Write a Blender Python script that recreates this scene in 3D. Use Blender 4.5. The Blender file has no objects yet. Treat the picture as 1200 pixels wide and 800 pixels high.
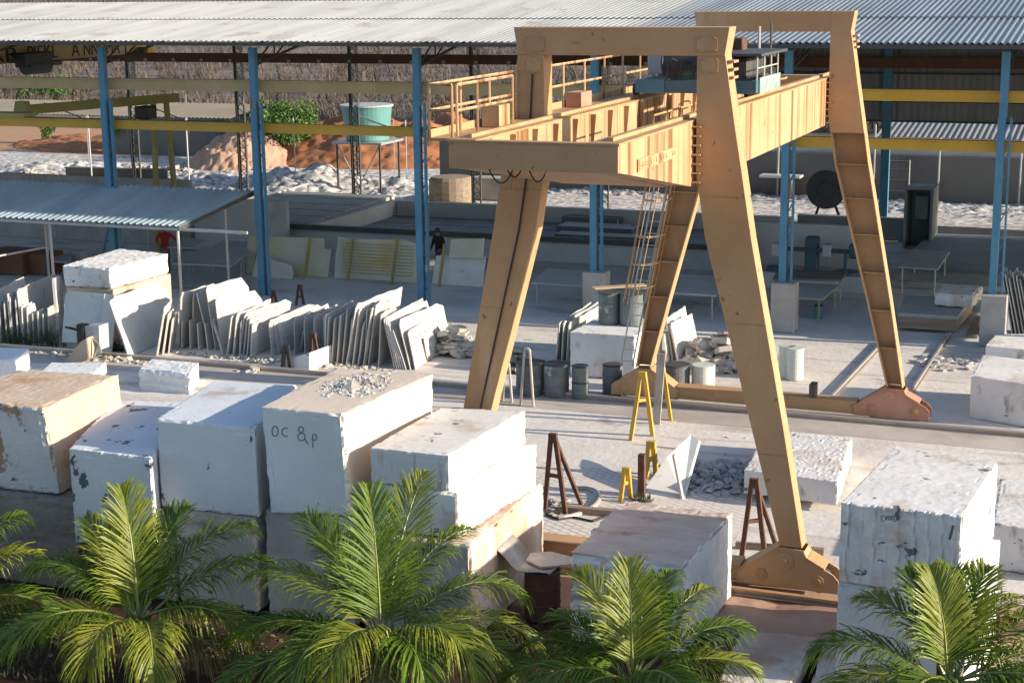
import bpy, bmesh, math, random
from mathutils import Vector, Matrix, noise
R=math.radians
sc=bpy.context.scene
COL=sc.collection
V=Vector
# ------------------------------------------------------------------ camera
FPX=1887.46; TH=R(12.674); RO=R(-.69635); YA=R(21.7236); HC=10.5
cF=V((-math.sin(YA)*math.cos(TH), math.cos(YA)*math.cos(TH), -math.sin(TH)))
cR=V((math.cos(YA),math.sin(YA),0)); cU=cR.cross(cF)
cR,cU=math.cos(RO)*cR+math.sin(RO)*cU, -math.sin(RO)*cR+math.cos(RO)*cU
CP=V((0,0,HC))
cam=bpy.data.cameras.new('camera'); cam.sensor_width=36; cam.lens=FPX/1200*36
cam.clip_start=.5; cam.clip_end=3000
co=bpy.data.objects.new('camera',cam); COL.objects.link(co)
m=Matrix((cR,cU,-cF)).transposed().to_4x4(); m.translation=CP; co.matrix_world=m
sc.camera=co
def ray(u,v): return cF+cR*((u-600)/FPX)-cU*((v-400)/FPX)
def at(u,v,z=0):
    d=ray(u,v); return CP+d*((z-HC)/d.z)
def onY(u,v,y):
    d=ray(u,v); return CP+d*(y/d.y)
def onX(u,v,x):
    d=ray(u,v); return CP+d*(x/d.x)
# ------------------------------------------------------------------ world
SUN_EL=R(17); SUN_A=R(5)
w=bpy.data.worlds.new('World'); sc.world=w; w.use_nodes=True
nt=w.node_tree; bg=nt.nodes['Background']
sky=nt.nodes.new('ShaderNodeTexSky'); sky.sky_type='NISHITA'; sky.sun_disc=False
sky.sun_elevation=SUN_EL; sky.sun_rotation=R(90)-SUN_A
sky.air_density=1.0; sky.dust_density=1.0; sky.ozone_density=2.2
nt.links.new(sky.outputs[0],bg.inputs[0]); bg.inputs[1].default_value=.128
sl=bpy.data.lights.new('sun','SUN'); sl.energy=5.0; sl.angle=R(.5); sl.color=(1,.86,.68)
so=bpy.data.objects.new('sun',sl); COL.objects.link(so)
sd=V((math.cos(SUN_EL)*math.cos(SUN_A),math.cos(SUN_EL)*math.sin(SUN_A),math.sin(SUN_EL)))
so.rotation_euler=sd.to_track_quat('Z','Y').to_euler(); so.location=sd*60
sc.view_settings.view_transform='Standard'; sc.view_settings.look='None'
sc.view_settings.exposure=.8; sc.view_settings.gamma=1; sc.view_settings.use_curve_mapping=False
# ------------------------------------------------------------------ materials
def mat(name,c1,c2=None,scale=1.5,rough=.7,metal=0,bump=0,bscale=15,stains=(),stretch=(1,1,1),rnd=0,contrast=(.35,.65),spec=.5,trans=None):
    """c1/c2 mottled by noise; stains = list of (colour, scale, lo, hi, stretch)."""
    M=bpy.data.materials.new(name); M.use_nodes=True; t=M.node_tree; N=t.nodes; L=t.links
    b=N['Principled BSDF']; b.inputs['Roughness'].default_value=rough; b.inputs['Metallic'].default_value=metal
    b.inputs['Specular IOR Level'].default_value=spec
    tc=N.new('ShaderNodeTexCoord'); oi=N.new('ShaderNodeObjectInfo')
    off=N.new('ShaderNodeVectorMath'); off.operation='MULTIPLY_ADD'
    sv=N.new('ShaderNodeCombineXYZ')
    mu=N.new('ShaderNodeMath'); mu.operation='MULTIPLY'; mu.inputs[1].default_value=57.0; L.new(oi.outputs['Random'],mu.inputs[0])
    for i in range(3): L.new(mu.outputs[0],sv.inputs[i])
    ad=N.new('ShaderNodeVectorMath'); ad.operation='ADD'; L.new(tc.outputs['Object'],ad.inputs[0]); L.new(sv.outputs[0],ad.inputs[1])
    P=ad.outputs[0]
    def noi(s,st,det=6):
        mp=N.new('ShaderNodeMapping'); mp.inputs['Scale'].default_value=st; L.new(P,mp.inputs[0])
        n=N.new('ShaderNodeTexNoise'); n.inputs['Scale'].default_value=s; n.inputs['Detail'].default_value=det; n.inputs['Roughness'].default_value=.6
        L.new(mp.outputs[0],n.inputs['Vector']); return n.outputs['Fac']
    def ramp(f,lo,hi):
        mr=N.new('ShaderNodeMapRange'); mr.inputs[1].default_value=lo; mr.inputs[2].default_value=hi; L.new(f,mr.inputs[0]); return mr.outputs[0]
    def mix(f,a,c):
        x=N.new('ShaderNodeMix'); x.data_type='RGBA'
        L.new(f,x.inputs[0])
        if isinstance(a,tuple): x.inputs[6].default_value=(*a,1)
        else: L.new(a,x.inputs[6])
        if isinstance(c,tuple): x.inputs[7].default_value=(*c,1)
        else: L.new(c,x.inputs[7])
        return x.outputs[2]
    c=c1
    if c2: c=mix(ramp(noi(scale,stretch),*contrast),c1,c2)
    for (sc_,s,lo,hi,st) in stains: c=mix(ramp(noi(s,st),lo,hi),c,sc_)
    if rnd:
        hs=N.new('ShaderNodeHueSaturation')
        mr=N.new('ShaderNodeMapRange'); mr.inputs[3].default_value=1-rnd; mr.inputs[4].default_value=1+rnd*.3; L.new(oi.outputs['Random'],mr.inputs[0])
        L.new(mr.outputs[0],hs.inputs['Value'])
        if isinstance(c,tuple): hs.inputs['Color'].default_value=(*c,1)
        else: L.new(c,hs.inputs['Color'])
        c=hs.outputs[0]
    if isinstance(c,tuple): b.inputs['Base Color'].default_value=(*c,1)
    else: L.new(c,b.inputs['Base Color'])
    if bump:
        bp=N.new('ShaderNodeBump'); bp.inputs['Strength'].default_value=bump; bp.inputs['Distance'].default_value=.02
        L.new(noi(bscale,stretch,8),bp.inputs['Height']); L.new(bp.outputs[0],b.inputs['Normal'])
    if trans:
        tr=N.new('ShaderNodeBsdfTranslucent'); ms=N.new('ShaderNodeMixShader'); ms.inputs[0].default_value=trans
        if isinstance(c,tuple): tr.inputs[0].default_value=(*c,1)
        else: L.new(c,tr.inputs[0])
        o=N['Material Output']; L.new(b.outputs[0],ms.inputs[1]); L.new(tr.outputs[0],ms.inputs[2]); L.new(ms.outputs[0],o.inputs[0])
    return M
u1=(1,1,1)
BR=(.30,.17,.09); DK=(.10,.12,.13)
M={}
M['stone']=mat('white_stone',(.76,.75,.73),(.66,.65,.63),1.2,.85,bump=.15,bscale=14,stains=[((.48,.38,.28),1.0,.55,.72,u1),((.34,.31,.28),3.0,.60,.72,(1,1,.5)),((.13,.15,.17),2.6,.645,.665,(1,1,1.8))],rnd=.10)
M['stone_cool']=mat('pale_grey_stone',(.70,.73,.75),(.62,.65,.68),.8,.85,bump=.12,bscale=14,stains=[((.42,.36,.30),.8,.66,.76,u1),(DK,3.0,.665,.685,(1.6,1,1))],rnd=.05)
M['stone_sunlit']=mat('sun_warmed_white_stone',(.68,.57,.46),(.60,.53,.45),1.0,.85,bump=.15,bscale=14,stains=[((.50,.38,.27),1.2,.62,.72,u1),(DK,2.6,.68,.70,(1.3,1,1))])  # white stone with warm sunlight put into its colour
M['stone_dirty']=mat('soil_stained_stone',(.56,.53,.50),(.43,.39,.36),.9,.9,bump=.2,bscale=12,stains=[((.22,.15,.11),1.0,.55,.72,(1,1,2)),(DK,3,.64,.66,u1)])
M['stone_spotted']=mat('black_patched_stone',(.68,.70,.71),(.60,.62,.64),.8,.85,bump=.12,bscale=14,stains=[((.40,.33,.27),.8,.64,.72,u1),(DK,2.0,.615,.63,(1.5,1,1.1))],rnd=.05)
M['stone_patch']=mat('brown_patched_stone',(.68,.67,.65),(.60,.59,.57),.9,.85,bump=.15,bscale=12,stains=[((.36,.24,.16),.75,.545,.57,u1),(DK,3.0,.635,.65,(1,1,2))])
M['stone_streak']=mat('rust_streaked_stone',(.66,.67,.67),(.58,.59,.59),.9,.85,bump=.12,bscale=12,stains=[((.33,.26,.20),1.6,.56,.66,(6,1,.5))])
M['stone_top']=mat('pinkish_split_top',(.58,.49,.43),(.50,.39,.33),1.4,.9,bump=.3,bscale=6,stretch=(1,2.5,1),stains=[((.40,.24,.17),1.1,.58,.70,(1,2,1))])
M['stone_warm']=mat('cream_stone',(.60,.46,.35),(.54,.40,.29),1.3,.85,bump=.4,bscale=10,stains=[((.48,.29,.17),1.0,.56,.68,u1),(DK,2.4,.70,.73,(1,1,2))])
M['stone_rust']=mat('pink_brown_stone',(.60,.47,.38),(.45,.31,.22),1.5,.9,bump=.5,bscale=9,stains=[((.66,.62,.57),.9,.5,.62,u1)])
M['stone_brown']=mat('brown_weathered_stone',(.30,.25,.21),(.20,.16,.13),1.2,.9,bump=.7,bscale=6,stretch=(.5,1,4))
M['stone_ridge']=mat('rough_split_stone',(.72,.73,.73),(.60,.61,.62),2,.9,bump=.3,bscale=8,stains=[((.50,.34,.25),1.6,.66,.76,u1)])
M['slab']=mat('cut_slab_stone',(.68,.66,.62),(.56,.54,.50),1.1,.6,stains=[((.44,.38,.31),1.4,.60,.76,(1,.5,1.5)),((.34,.33,.32),2.5,.64,.70,(.6,1.6,.5))],rnd=.25,bump=.1,bscale=20)
M['slab_yellow']=mat('cream_slab_stone',(.60,.56,.44),(.50,.46,.34),.7,.5,stains=[((.58,.44,.14),.5,.55,.7,u1)],rnd=.05)
M['rubble']=mat('stone_offcut',(.62,.58,.52),(.38,.33,.28),3,.9,rnd=.3,bump=.5)
M['rubble_dark']=mat('mossy_stone_offcut',(.30,.29,.24),(.52,.50,.45),2.5,.9,rnd=.3,bump=.5)
M['crane']=mat('ochre_crane_paint',(.52,.32,.17),(.45,.265,.135),.8,.5,stains=[((.27,.14,.07),5.5,.655,.69,u1),((.60,.42,.25),.9,.60,.72,(1,1,.3)),((.34,.19,.08),1.3,.66,.80,(1,1,.35))],bump=.05,bscale=8,spec=.35)
M['crane_streak']=mat('rain_streaked_ochre_paint',(.54,.365,.215),(.45,.285,.15),.9,.5,stains=[((.21,.095,.04),1.0,.50,.63,(1,3.6,.10)),((.26,.13,.06),6,.66,.69,u1)],spec=.35)
M['crane_rust']=mat('rusty_ochre_steel',(.36,.20,.10),(.50,.32,.15),2,.7,bump=.3)
M['salmon']=mat('faded_red_primer',(.42,.18,.11),(.50,.27,.18),1.4,.7,bump=.2)
M['blue']=mat('blue_column_paint',(.055,.19,.31),(.08,.24,.37),1.2,.55,stains=[((.17,.12,.08),3,.60,.72,(1,1,.4)),((.20,.28,.33),2,.62,.75,u1)])
M['steel_dark']=mat('dark_weathered_steel',(.045,.05,.055),(.075,.07,.065),2,.6)
M['galv']=mat('galvanised_steel',(.45,.47,.48),(.38,.40,.41),2,.45,.5)
M['pale_metal']=mat('pale_painted_metal',(.45,.46,.46),(.36,.37,.37),2,.5)
M['yellow']=mat('yellow_beam_paint',(.56,.34,.035),(.48,.28,.04),1,.5,stains=[((.2,.12,.05),2,.64,.8,(.3,1,1))])
M['tan']=mat('tan_beam_tone',(.44,.34,.17),(.38,.28,.13),1,.6)
M['rustbeam']=mat('rust_brown_beam',(.17,.075,.035),(.12,.05,.025),1.5,.7)
M['olive']=mat('olive_yellow_paint',(.34,.30,.09),(.28,.25,.08),1,.6)
M['rust']=mat('rusted_steel',(.13,.06,.035),(.07,.035,.025),6,.8,bump=.4)
M['black']=mat('black_steel',(.015,.015,.017),(.03,.028,.026),4,.5)
M['amber']=mat('amber_stand_paint',(.62,.40,.07),(.52,.31,.05),2,.5,stains=[((.2,.1,.05),3,.66,.75,u1)])
M['pipe']=mat('worn_grey_pipe',(.50,.46,.43),(.36,.31,.27),3,.5,.3)
M['roof_white']=mat('white_fibre_cement',(.45,.46,.45),(.33,.34,.33),.9,.75,stretch=(1,.10,1),stains=[((.27,.26,.24),1.6,.60,.76,(1,.08,1)),((.30,.29,.27),.5,.60,.66,u1)])
M['roof_galv']=mat('aged_galvanised_sheet',(.35,.37,.37),(.24,.25,.26),.9,.4,.4,stretch=(1,.10,1),stains=[((.56,.54,.52),.28,.66,.70,u1)])
M['roof_blue']=mat('blue_grey_roof_sheet',(.34,.42,.46),(.24,.32,.37),1.2,.6,.1,stretch=(1,.12,1),stains=[((.22,.17,.12),1.5,.64,.8,(1,.2,1))])
M['clad']=mat('grey_cladding_sheet',(.28,.28,.27),(.22,.22,.22),.7,.6,.2,stretch=(3,1,.3))
M['leanto']=mat('dusty_beige_roof_sheet',(.22,.20,.17),(.17,.155,.13),.5,.8)
M['conc']=mat('weathered_concrete',(.40,.39,.37),(.30,.29,.27),1.2,.9,bump=.3,stains=[((.13,.12,.11),1.2,.62,.78,(2,2,.35))])
M['conc_pale']=mat('pale_concrete',(.50,.50,.48),(.42,.42,.41),.8,.9,bump=.2,stains=[((.28,.27,.25),.9,.62,.78,(1,1,.5))])
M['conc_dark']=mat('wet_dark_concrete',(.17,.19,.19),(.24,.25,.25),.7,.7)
M['wall']=mat('grey_block_wall',(.14,.135,.125),(.175,.165,.15),.35,.9,stains=[((.09,.085,.08),.4,.6,.75,(1,1,.4))])
M['drum']=mat('grey_green_drum',(.09,.115,.12),(.17,.195,.20),2.5,.6,stains=[((.55,.55,.52),2,.62,.72,u1),((.2,.11,.06),2.2,.66,.76,u1)],rnd=.25)
M['drum_rust']=mat('rust_black_drum',(.06,.035,.028),(.11,.055,.04),3,.7,bump=.2)
M['bucket']=mat('pale_green_plastic',(.58,.63,.58),(.50,.55,.50),2,.5)
M['blue_tub']=mat('blue_plastic',(.08,.20,.28),None,rough=.4)
M['teal']=mat('teal_tank',(.10,.26,.25),(.13,.30,.29),.8,.4)
M['wood']=mat('weathered_timber',(.20,.15,.11),(.30,.24,.18),2,.85,stretch=(.3,4,4),bump=.3,bscale=10)
M['wood_pale']=mat('pale_sawn_timber',(.52,.38,.22),(.44,.31,.17),2,.8,stretch=(.4,3,3))
M['tabletop']=mat('grey_table_stone',(.36,.37,.36),(.29,.30,.30),1,.6)
M['tabletop_dark']=mat('dark_table_stone',(.12,.10,.095),(.17,.15,.14),1,.5)
M['kerb']=mat('dusty_kerb_concrete',(.50,.45,.40),(.38,.33,.29),.8,.9,bump=.3,stains=[((.25,.19,.15),.7,.6,.75,(.3,1,1))])
M['railsteel']=mat('brown_rail_steel',(.34,.29,.25),(.45,.41,.37),2,.4,.5)
M['railwhite']=mat('polished_rail_head',(.55,.52,.50),None,rough=.35,metal=.4)
M['skin']=mat('skin',(.22,.12,.08),None,rough=.6)
M['redcloth']=mat('red_cloth',(.30,.025,.02),(.24,.02,.018),5,.9)
M['darkcloth']=mat('dark_cloth',(.012,.013,.016),None,rough=.9)
M['greycloth']=mat('grey_cloth',(.10,.11,.13),None,rough=.9)
M['frond']=mat('palm_leaf',(.10,.18,.010),(.15,.24,.016),1.2,.5,trans=.38,rnd=.2,spec=.5)
M['frond_y']=mat('yellowing_palm_leaf',(.27,.29,.03),(.16,.22,.02),1.5,.45,trans=.36,spec=.5)
M['frond_old']=mat('dry_palm_leaf',(.17,.12,.035),(.12,.12,.03),2,.6,trans=.2)
M['rachis']=mat('palm_rib',(.26,.27,.07),(.20,.22,.05),2,.4)
M['trunk']=mat('palm_trunk_fibre',(.20,.15,.10),(.34,.28,.19),5,.9,stretch=(1,1,3),bump=.6)
M['bush']=mat('bush_leaf',(.07,.15,.025),(.11,.21,.03),.9,.6,trans=.25)
M['bark']=mat('shrub_bark',(.16,.12,.09),None,rough=.9)
M['scrub']=mat('dry_scrub',(.19,.15,.12),(.11,.085,.068),.12,.95,rnd=.2)
M['weed']=mat('weed_leaf',(.055,.075,.03),(.12,.13,.06),1.5,.7,trans=.2)
M['gravel']=mat('white_gravel',(.70,.69,.66),(.16,.16,.17),2.3,.9,bump=1,bscale=6)
M['redsoil']=mat('red_soil',(.30,.11,.045),(.38,.16,.07),.9,.95,bump=.8,bscale=4)
M['pinksoil']=mat('pink_soil',(.46,.30,.22),(.40,.23,.15),.9,.95,bump=.8,bscale=5)
M['paint']=mat('dark_marking_paint',(.13,.14,.155),None,rough=.8)
M['letter']=mat('black_lettering',(.035,.03,.025),None,rough=.7)
M['chips']=mat('pale_stone_chips',(.60,.60,.60),(.34,.34,.35),3,.9,rnd=.2)
M['rubber']=mat('black_rubber',(.025,.025,.027),None,rough=.7)
M['glass']=mat('dusty_cabin_glass',(.10,.12,.13),None,rough=.2)
# ------------------------------------------------------------------ mesh builder (world coordinates)
class MB:
    def __init__(s): s.v=[]; s.f=[]
    def add(s,vs,fs):
        o=len(s.v); s.v+= [V(p) for p in vs]; s.f+=[tuple(i+o for i in f) for f in fs]; return s
    def box(s,x0,x1,y0,y1,z0,z1):
        return s.add([(x0,y0,z0),(x1,y0,z0),(x1,y1,z0),(x0,y1,z0),(x0,y0,z1),(x1,y0,z1),(x1,y1,z1),(x0,y1,z1)],
          [(0,3,2,1),(4,5,6,7),(0,1,5,4),(1,2,6,5),(2,3,7,6),(3,0,4,7)])
    def hexa(s,b,t):
        return s.add(list(b)+list(t),[(0,3,2,1),(4,5,6,7),(0,1,5,4),(1,2,6,5),(2,3,7,6),(3,0,4,7)])
    def ext(s,poly,vec):
        n=len(poly); vec=V(vec); a=[V(p) for p in poly]
        return s.add(a+[p+vec for p in a],[tuple(range(n))[::-1],tuple(range(n,2*n))]+[(i,(i+1)%n,n+(i+1)%n,n+i) for i in range(n)])
    def bar(s,p,q,w_,h,up=(0,0,1)):
        p=V(p); q=V(q); d=(q-p).normalized(); up=V(up)
        if abs(d.dot(up))>.98: up=V((0,1,0))
        a=d.cross(up).normalized()*w_/2; b=a.cross(d).normalized()*h/2
        return s.hexa([p-a-b,p+a-b,q+a-b,q-a-b],[p-a+b,p+a+b,q+a+b,q-a+b])
    def tube(s,pts,r,n=8):
        pts=[V(p) for p in pts]; rings=[]; k=len(pts)
        for i,p in enumerate(pts):
            d=(pts[min(i+1,k-1)]-pts[max(i-1,0)]).normalized()
            u=V((0,0,1)) if abs(d.z)<.9 else V((1,0,0))
            a=d.cross(u).normalized(); b=a.cross(d)
            rr=r[i] if isinstance(r,(list,tuple)) else r
            rings.append([p+(a*math.cos(t*2*math.pi/n)+b*math.sin(t*2*math.pi/n))*rr for t in range(n)])
        vs=[q for g in rings for q in g]; fs=[]
        for i in range(k-1):
            for t in range(n):
                fs.append((i*n+t,i*n+(t+1)%n,(i+1)*n+(t+1)%n,(i+1)*n+t))
        fs.append(tuple(range(n))[::-1]); fs.append(tuple(range((k-1)*n,k*n)))
        return s.add(vs,fs)
    def lathe(s,c,prof,n=24,axis=(0,0,1)):
        c=V(c); ax=V(axis).normalized(); u=V((1,0,0)) if abs(ax.x)<.9 else V((0,1,0)); a=(u-ax*u.dot(ax)).normalized(); b=ax.cross(a)
        vs=[c+ax*z+(a*math.cos(t*2*math.pi/n)+b*math.sin(t*2*math.pi/n))*r for r,z in prof for t in range(n)]
        fs=[(i*n+t,i*n+(t+1)%n,(i+1)*n+(t+1)%n,(i+1)*n+t) for i in range(len(prof)-1) for t in range(n)]
        fs.append(tuple(range(n))[::-1]); fs.append(tuple(range((len(prof)-1)*n,len(prof)*n)))
        return s.add(vs,fs)
    def wave(s,o,ux,uy,nrm,L_,W_,period,amp,rows=2,k=6,th=0):
        """corrugated sheet: o origin, ux across the ribs, uy along the ribs"""
        o,ux,uy,nrm=V(o),V(ux).normalized(),V(uy).normalized(),V(nrm).normalized()
        n=int(L_/period*k); vs=[]; fs=[]
        for j in range(rows):
            for i in range(n+1):
                x=L_*i/n
                vs.append(o+ux*x+uy*(W_*j/(rows-1))+nrm*(amp*math.cos(x/period*2*math.pi)))
        for j in range(rows-1):
            for i in range(n): fs.append((j*(n+1)+i,j*(n+1)+i+1,(j+1)*(n+1)+i+1,(j+1)*(n+1)+i))
        return s.add(vs,fs)
    def build(s,name,material,parent=None,smooth=False,bevel=0):
        base=V((0,0,0)); q=parent
        while q is not None: base=base+q.location; q=q.parent
        me=bpy.data.meshes.new(name)
        if parent is None:
            lo=[min(p[i] for p in s.v) for i in range(3)]; hi=[max(p[i] for p in s.v) for i in range(3)]
            base=V(((lo[0]+hi[0])/2,(lo[1]+hi[1])/2,lo[2]))
        me.from_pydata([p-base for p in s.v],[],s.f)
        bm=bmesh.new(); bm.from_mesh(me); bmesh.ops.recalc_face_normals(bm,faces=bm.faces)
        if bevel:
            es=[e for e in bm.edges if len(e.link_faces)==2 and e.calc_face_angle(0)>.6]
            bmesh.ops.bevel(bm,geom=es,offset=bevel,segments=1,affect='EDGES',clamp_overlap=True)
        bm.to_mesh(me); bm.free()
        if smooth:
            for p in me.polygons: p.use_smooth=True
        me.materials.append(material)
        o=bpy.data.objects.new(name,me); COL.objects.link(o); o.parent=parent
        if parent is None: o.location=base
        return o
def tag(o,label=None,cat=None,group=None,kind=None):
    if label: o['label']=label
    if cat: o['category']=cat
    if group: o['group']=group
    if kind: o['kind']=kind
    elif cat: o['kind']='thing'
    return o
def thing(name,label,cat,loc,group=None):
    o=bpy.data.objects.new(name,None); COL.objects.link(o); o.location=V(loc); o.empty_display_size=.2
    return tag(o,label,cat,group)
def sub(name,loc,parent,mesh=None):
    o=bpy.data.objects.new(name,mesh); COL.objects.link(o); o.parent=parent; o.location=loc; return o
def copy_tree(o,parent=None):
    c=o.copy(); COL.objects.link(c)
    if parent: c.parent=parent; c.matrix_parent_inverse=o.matrix_parent_inverse.copy()
    for ch in list(o.children): copy_tree(ch,c)
    return c
def fb(p,o=3): return noise.fractal(p,1.0,2.0,o)
def lerp(a,b,t): return a+(b-a)*t
def text_mesh(txt,size,extrude,material,parent,loc,rot,name='lettering',sx=1):
    cu=bpy.data.curves.new('t','FONT'); cu.body=txt; cu.size=size; cu.extrude=extrude; cu.resolution_u=2
    t=bpy.data.objects.new('t',cu); COL.objects.link(t)
    dg=bpy.context.evaluated_depsgraph_get(); me=bpy.data.meshes.new_from_object(t.evaluated_get(dg))
    bpy.data.objects.remove(t); bpy.data.curves.remove(cu)
    me.materials.clear(); me.materials.append(material)
    o=bpy.data.objects.new(name,me); COL.objects.link(o); o.parent=parent
    base=V((0,0,0)); q=parent
    while q is not None: base=base+q.location; q=q.parent
    o.location=V(loc)-base; o.rotation_euler=rot; o.scale=(sx,1,1)
    return o
# ------------------------------------------------------------------ ground
ZL=-.28                       # the paved yard lies a step below the rail kerb
def gz(y): 
    if y<26.9: return 0.0
    if y<28.1: return ZL*(y-26.9)/1.2
    if y<36.5: return ZL
    return -.01
def ground_material():
    G_=bpy.data.materials.new('yard_ground'); G_.use_nodes=True; t=G_.node_tree; N=t.nodes; L=t.links
    b=N['Principled BSDF']; b.inputs['Roughness'].default_value=.95; b.inputs['Specular IOR Level'].default_value=.25
    ge=N.new('ShaderNodeNewGeometry'); se=N.new('ShaderNodeSeparateXYZ'); L.new(ge.outputs['Position'],se.inputs[0])
    def noi(s,det=6,st=(1,1,1)):
        mp=N.new('ShaderNodeMapping'); mp.inputs['Scale'].default_value=st; L.new(ge.outputs['Position'],mp.inputs[0])
        n=N.new('ShaderNodeTexNoise'); n.inputs['Scale'].default_value=s; n.inputs['Detail'].default_value=det; n.inputs['Roughness'].default_value=.62
        L.new(mp.outputs[0],n.inputs['Vector']); return n.outputs['Fac']
    def rng(f,a,c):
        mr=N.new('ShaderNodeMapRange'); mr.inputs[1].default_value=a; mr.inputs[2].default_value=c; L.new(f,mr.inputs[0]); return mr.outputs[0]
    def mix(f,a,c):
        x=N.new('ShaderNodeMix'); x.data_type='RGBA'; L.new(f,x.inputs[0])
        for k,q in ((6,a),(7,c)):
            if isinstance(q,tuple): x.inputs[k].default_value=(*q,1)
            else: L.new(q,x.inputs[k])
        return x.outputs[2]
    def yn(amp,s):
        a=N.new('ShaderNodeMath'); a.operation='MULTIPLY_ADD'; L.new(noi(s),a.inputs[0]); a.inputs[1].default_value=amp
        c=N.new('ShaderNodeMath'); c.operation='SUBTRACT'; L.new(se.outputs[1],a.inputs[2]); L.new(a.outputs[0],c.inputs[0]); c.inputs[1].default_value=amp/2; return c.outputs[0]
    n1=noi(.9); n2=noi(4); n3=noi(22,3); n4=noi(.28)
    soil=mix(rng(n2,.35,.65),(.036,.016,.011),(.075,.034,.023))  # dark soil, its colour lowered further to stand for shade
    soil=mix(rng(n3,.66,.72),soil,(.20,.16,.14))
    red=mix(rng(n1,.35,.65),(.36,.21,.145),(.46,.33,.25))
    dust=mix(rng(n1,.3,.7),(.72,.68,.63),(.63,.58,.53))
    dust=mix(rng(n2,.6,.75),dust,(.72,.68,.63))
    dust=mix(rng(n4,.56,.70),dust,(.54,.48,.43))
    dust=mix(rng(noi(.9,7,(.16,1.6,1)),.54,.66),dust,(.45,.39,.34)); dust=mix(rng(noi(.7,5,(.5,.9,1)),.62,.68),dust,(.36,.33,.31))
    floor=mix(rng(n1,.3,.7),(.60,.61,.61),(.48,.49,.50)); floor=mix(rng(n4,.45,.6),floor,(.64,.64,.63))
    floor=mix(rng(noi(.5,6,(.3,1.2,1)),.56,.68),floor,(.34,.35,.36))
    grav=mix(rng(noi(2.6,4),.40,.56),(.24,.225,.21),(.68,.64,.59))
    rs=mix(rng(n1,.35,.65),(.44,.21,.11),(.40,.27,.18))
    sc_=mix(rng(noi(.35),.35,.65),(.16,.125,.10),(.27,.225,.175))
    c=mix(rng(yn(1.6,.9),23.6,24.6),soil,red)
    c=mix(rng(yn(1.2,.8),26.9,27.8),c,dust)
    c=mix(rng(yn(1.0,.7),45.6,47.2),c,floor)
    c=mix(rng(yn(.6,1),66.4,66.8),c,grav)
    c=mix(rng(yn(7,.12),84,87),c,rs)
    c=mix(rng(yn(8,.1),106,112),c,sc_)
    L.new(c,b.inputs['Base Color'])
    bp=N.new('ShaderNodeBump'); bp.inputs['Strength'].default_value=.45; bp.inputs['Distance'].default_value=.04
    L.new(noi(5,8),bp.inputs['Height']); L.new(bp.outputs[0],b.inputs['Normal'])
    return G_
GM=ground_material()
ys=[-60,0,10,16,18]+[18.5+.35*i for i in range(24)]+[27.0,27.5,28.1,30,33,36.5,36.52,40,45,50,60,70,80,90,100,130,200,400,900]
xs=[-900,-300,-120,-80,-60,-45,-30]+[-24+.35*i for i in range(75)]+[3,8,20,40,80,200,500]
vs=[];fs=[]
for y in ys:
    for x in xs:
        z=gz(y)
        z+=-.9*max(0,min(1,(x+4.5)/.5))*max(0,min(1,(23.9-y)/1.2))
        if y<26 and y>17 and -24<x<3: z+=.07*fb(V((x*1.2,y*1.2,0)))-.03
        vs.append((x,y,z))
nx=len(xs)
for j in range(len(ys)-1):
    for i in range(nx-1): fs.append((j*nx+i,j*nx+i+1,(j+1)*nx+i+1,(j+1)*nx+i))
g=MB().add(vs,fs).build('ground',GM); tag(g,kind='structure')
# brick paving in the yard
PV=bpy.data.materials.new('brick_paving'); PV.use_nodes=True
t=PV.node_tree; N=t.nodes; L=t.links; b=N['Principled BSDF']; b.inputs['Roughness'].default_value=.9
tc=N.new('ShaderNodeTexCoord'); mp=N.new('ShaderNodeMapping'); mp.inputs['Rotation'].default_value=(0,0,R(32)); L.new(tc.outputs['Object'],mp.inputs[0])
bk=N.new('ShaderNodeTexBrick'); L.new(mp.outputs[0],bk.inputs[0]); bk.inputs['Scale'].default_value=1
bk.inputs['Brick Width'].default_value=.24; bk.inputs['Row Height'].default_value=.16; bk.inputs['Mortar Size'].default_value=.016
bk.inputs[1].default_value=(.70,.64,.58,1); bk.inputs[2].default_value=(.62,.57,.51,1); bk.inputs[3].default_value=(.37,.325,.285,1)
no=N.new('ShaderNodeTexNoise'); no.inputs['Scale'].default_value=.8; no.inputs['Detail'].default_value=6; L.new(tc.outputs['Object'],no.inputs[0])
mr=N.new('ShaderNodeMapRange'); mr.inputs[1].default_value=.42; mr.inputs[2].default_value=.6; L.new(no.outputs[0],mr.inputs[0])
mx=N.new('ShaderNodeMix'); mx.data_type='RGBA'; L.new(mr.outputs[0],mx.inputs[0]); L.new(bk.outputs[0],mx.inputs[6]); mx.inputs[7].default_value=(.67,.62,.56,1)
mm=N.new('ShaderNodeMath'); mm.operation='MULTIPLY'; mm.inputs[1].default_value=.7; L.new(mr.outputs[0],mm.inputs[0]); L.new(mm.outputs[0],mx.inputs[0])
L.new(mx.outputs[2],b.inputs['Base Color'])
bp=N.new('ShaderNodeBump'); bp.inputs['Strength'].default_value=.4; bp.inputs['Distance'].default_value=.01; L.new(bk.outputs['Fac'],bp.inputs['Height']); bp.invert=True; L.new(bp.outputs[0],b.inputs['Normal'])
tag(MB().add([(-14.5,28.3,ZL+.005),(-7.0,28.3,ZL+.005),(-7.4,36.4,ZL+.005),(-14.5,36.4,ZL+.005)],[(0,1,2,3)]).build('paved_yard',PV),kind='structure')
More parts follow.
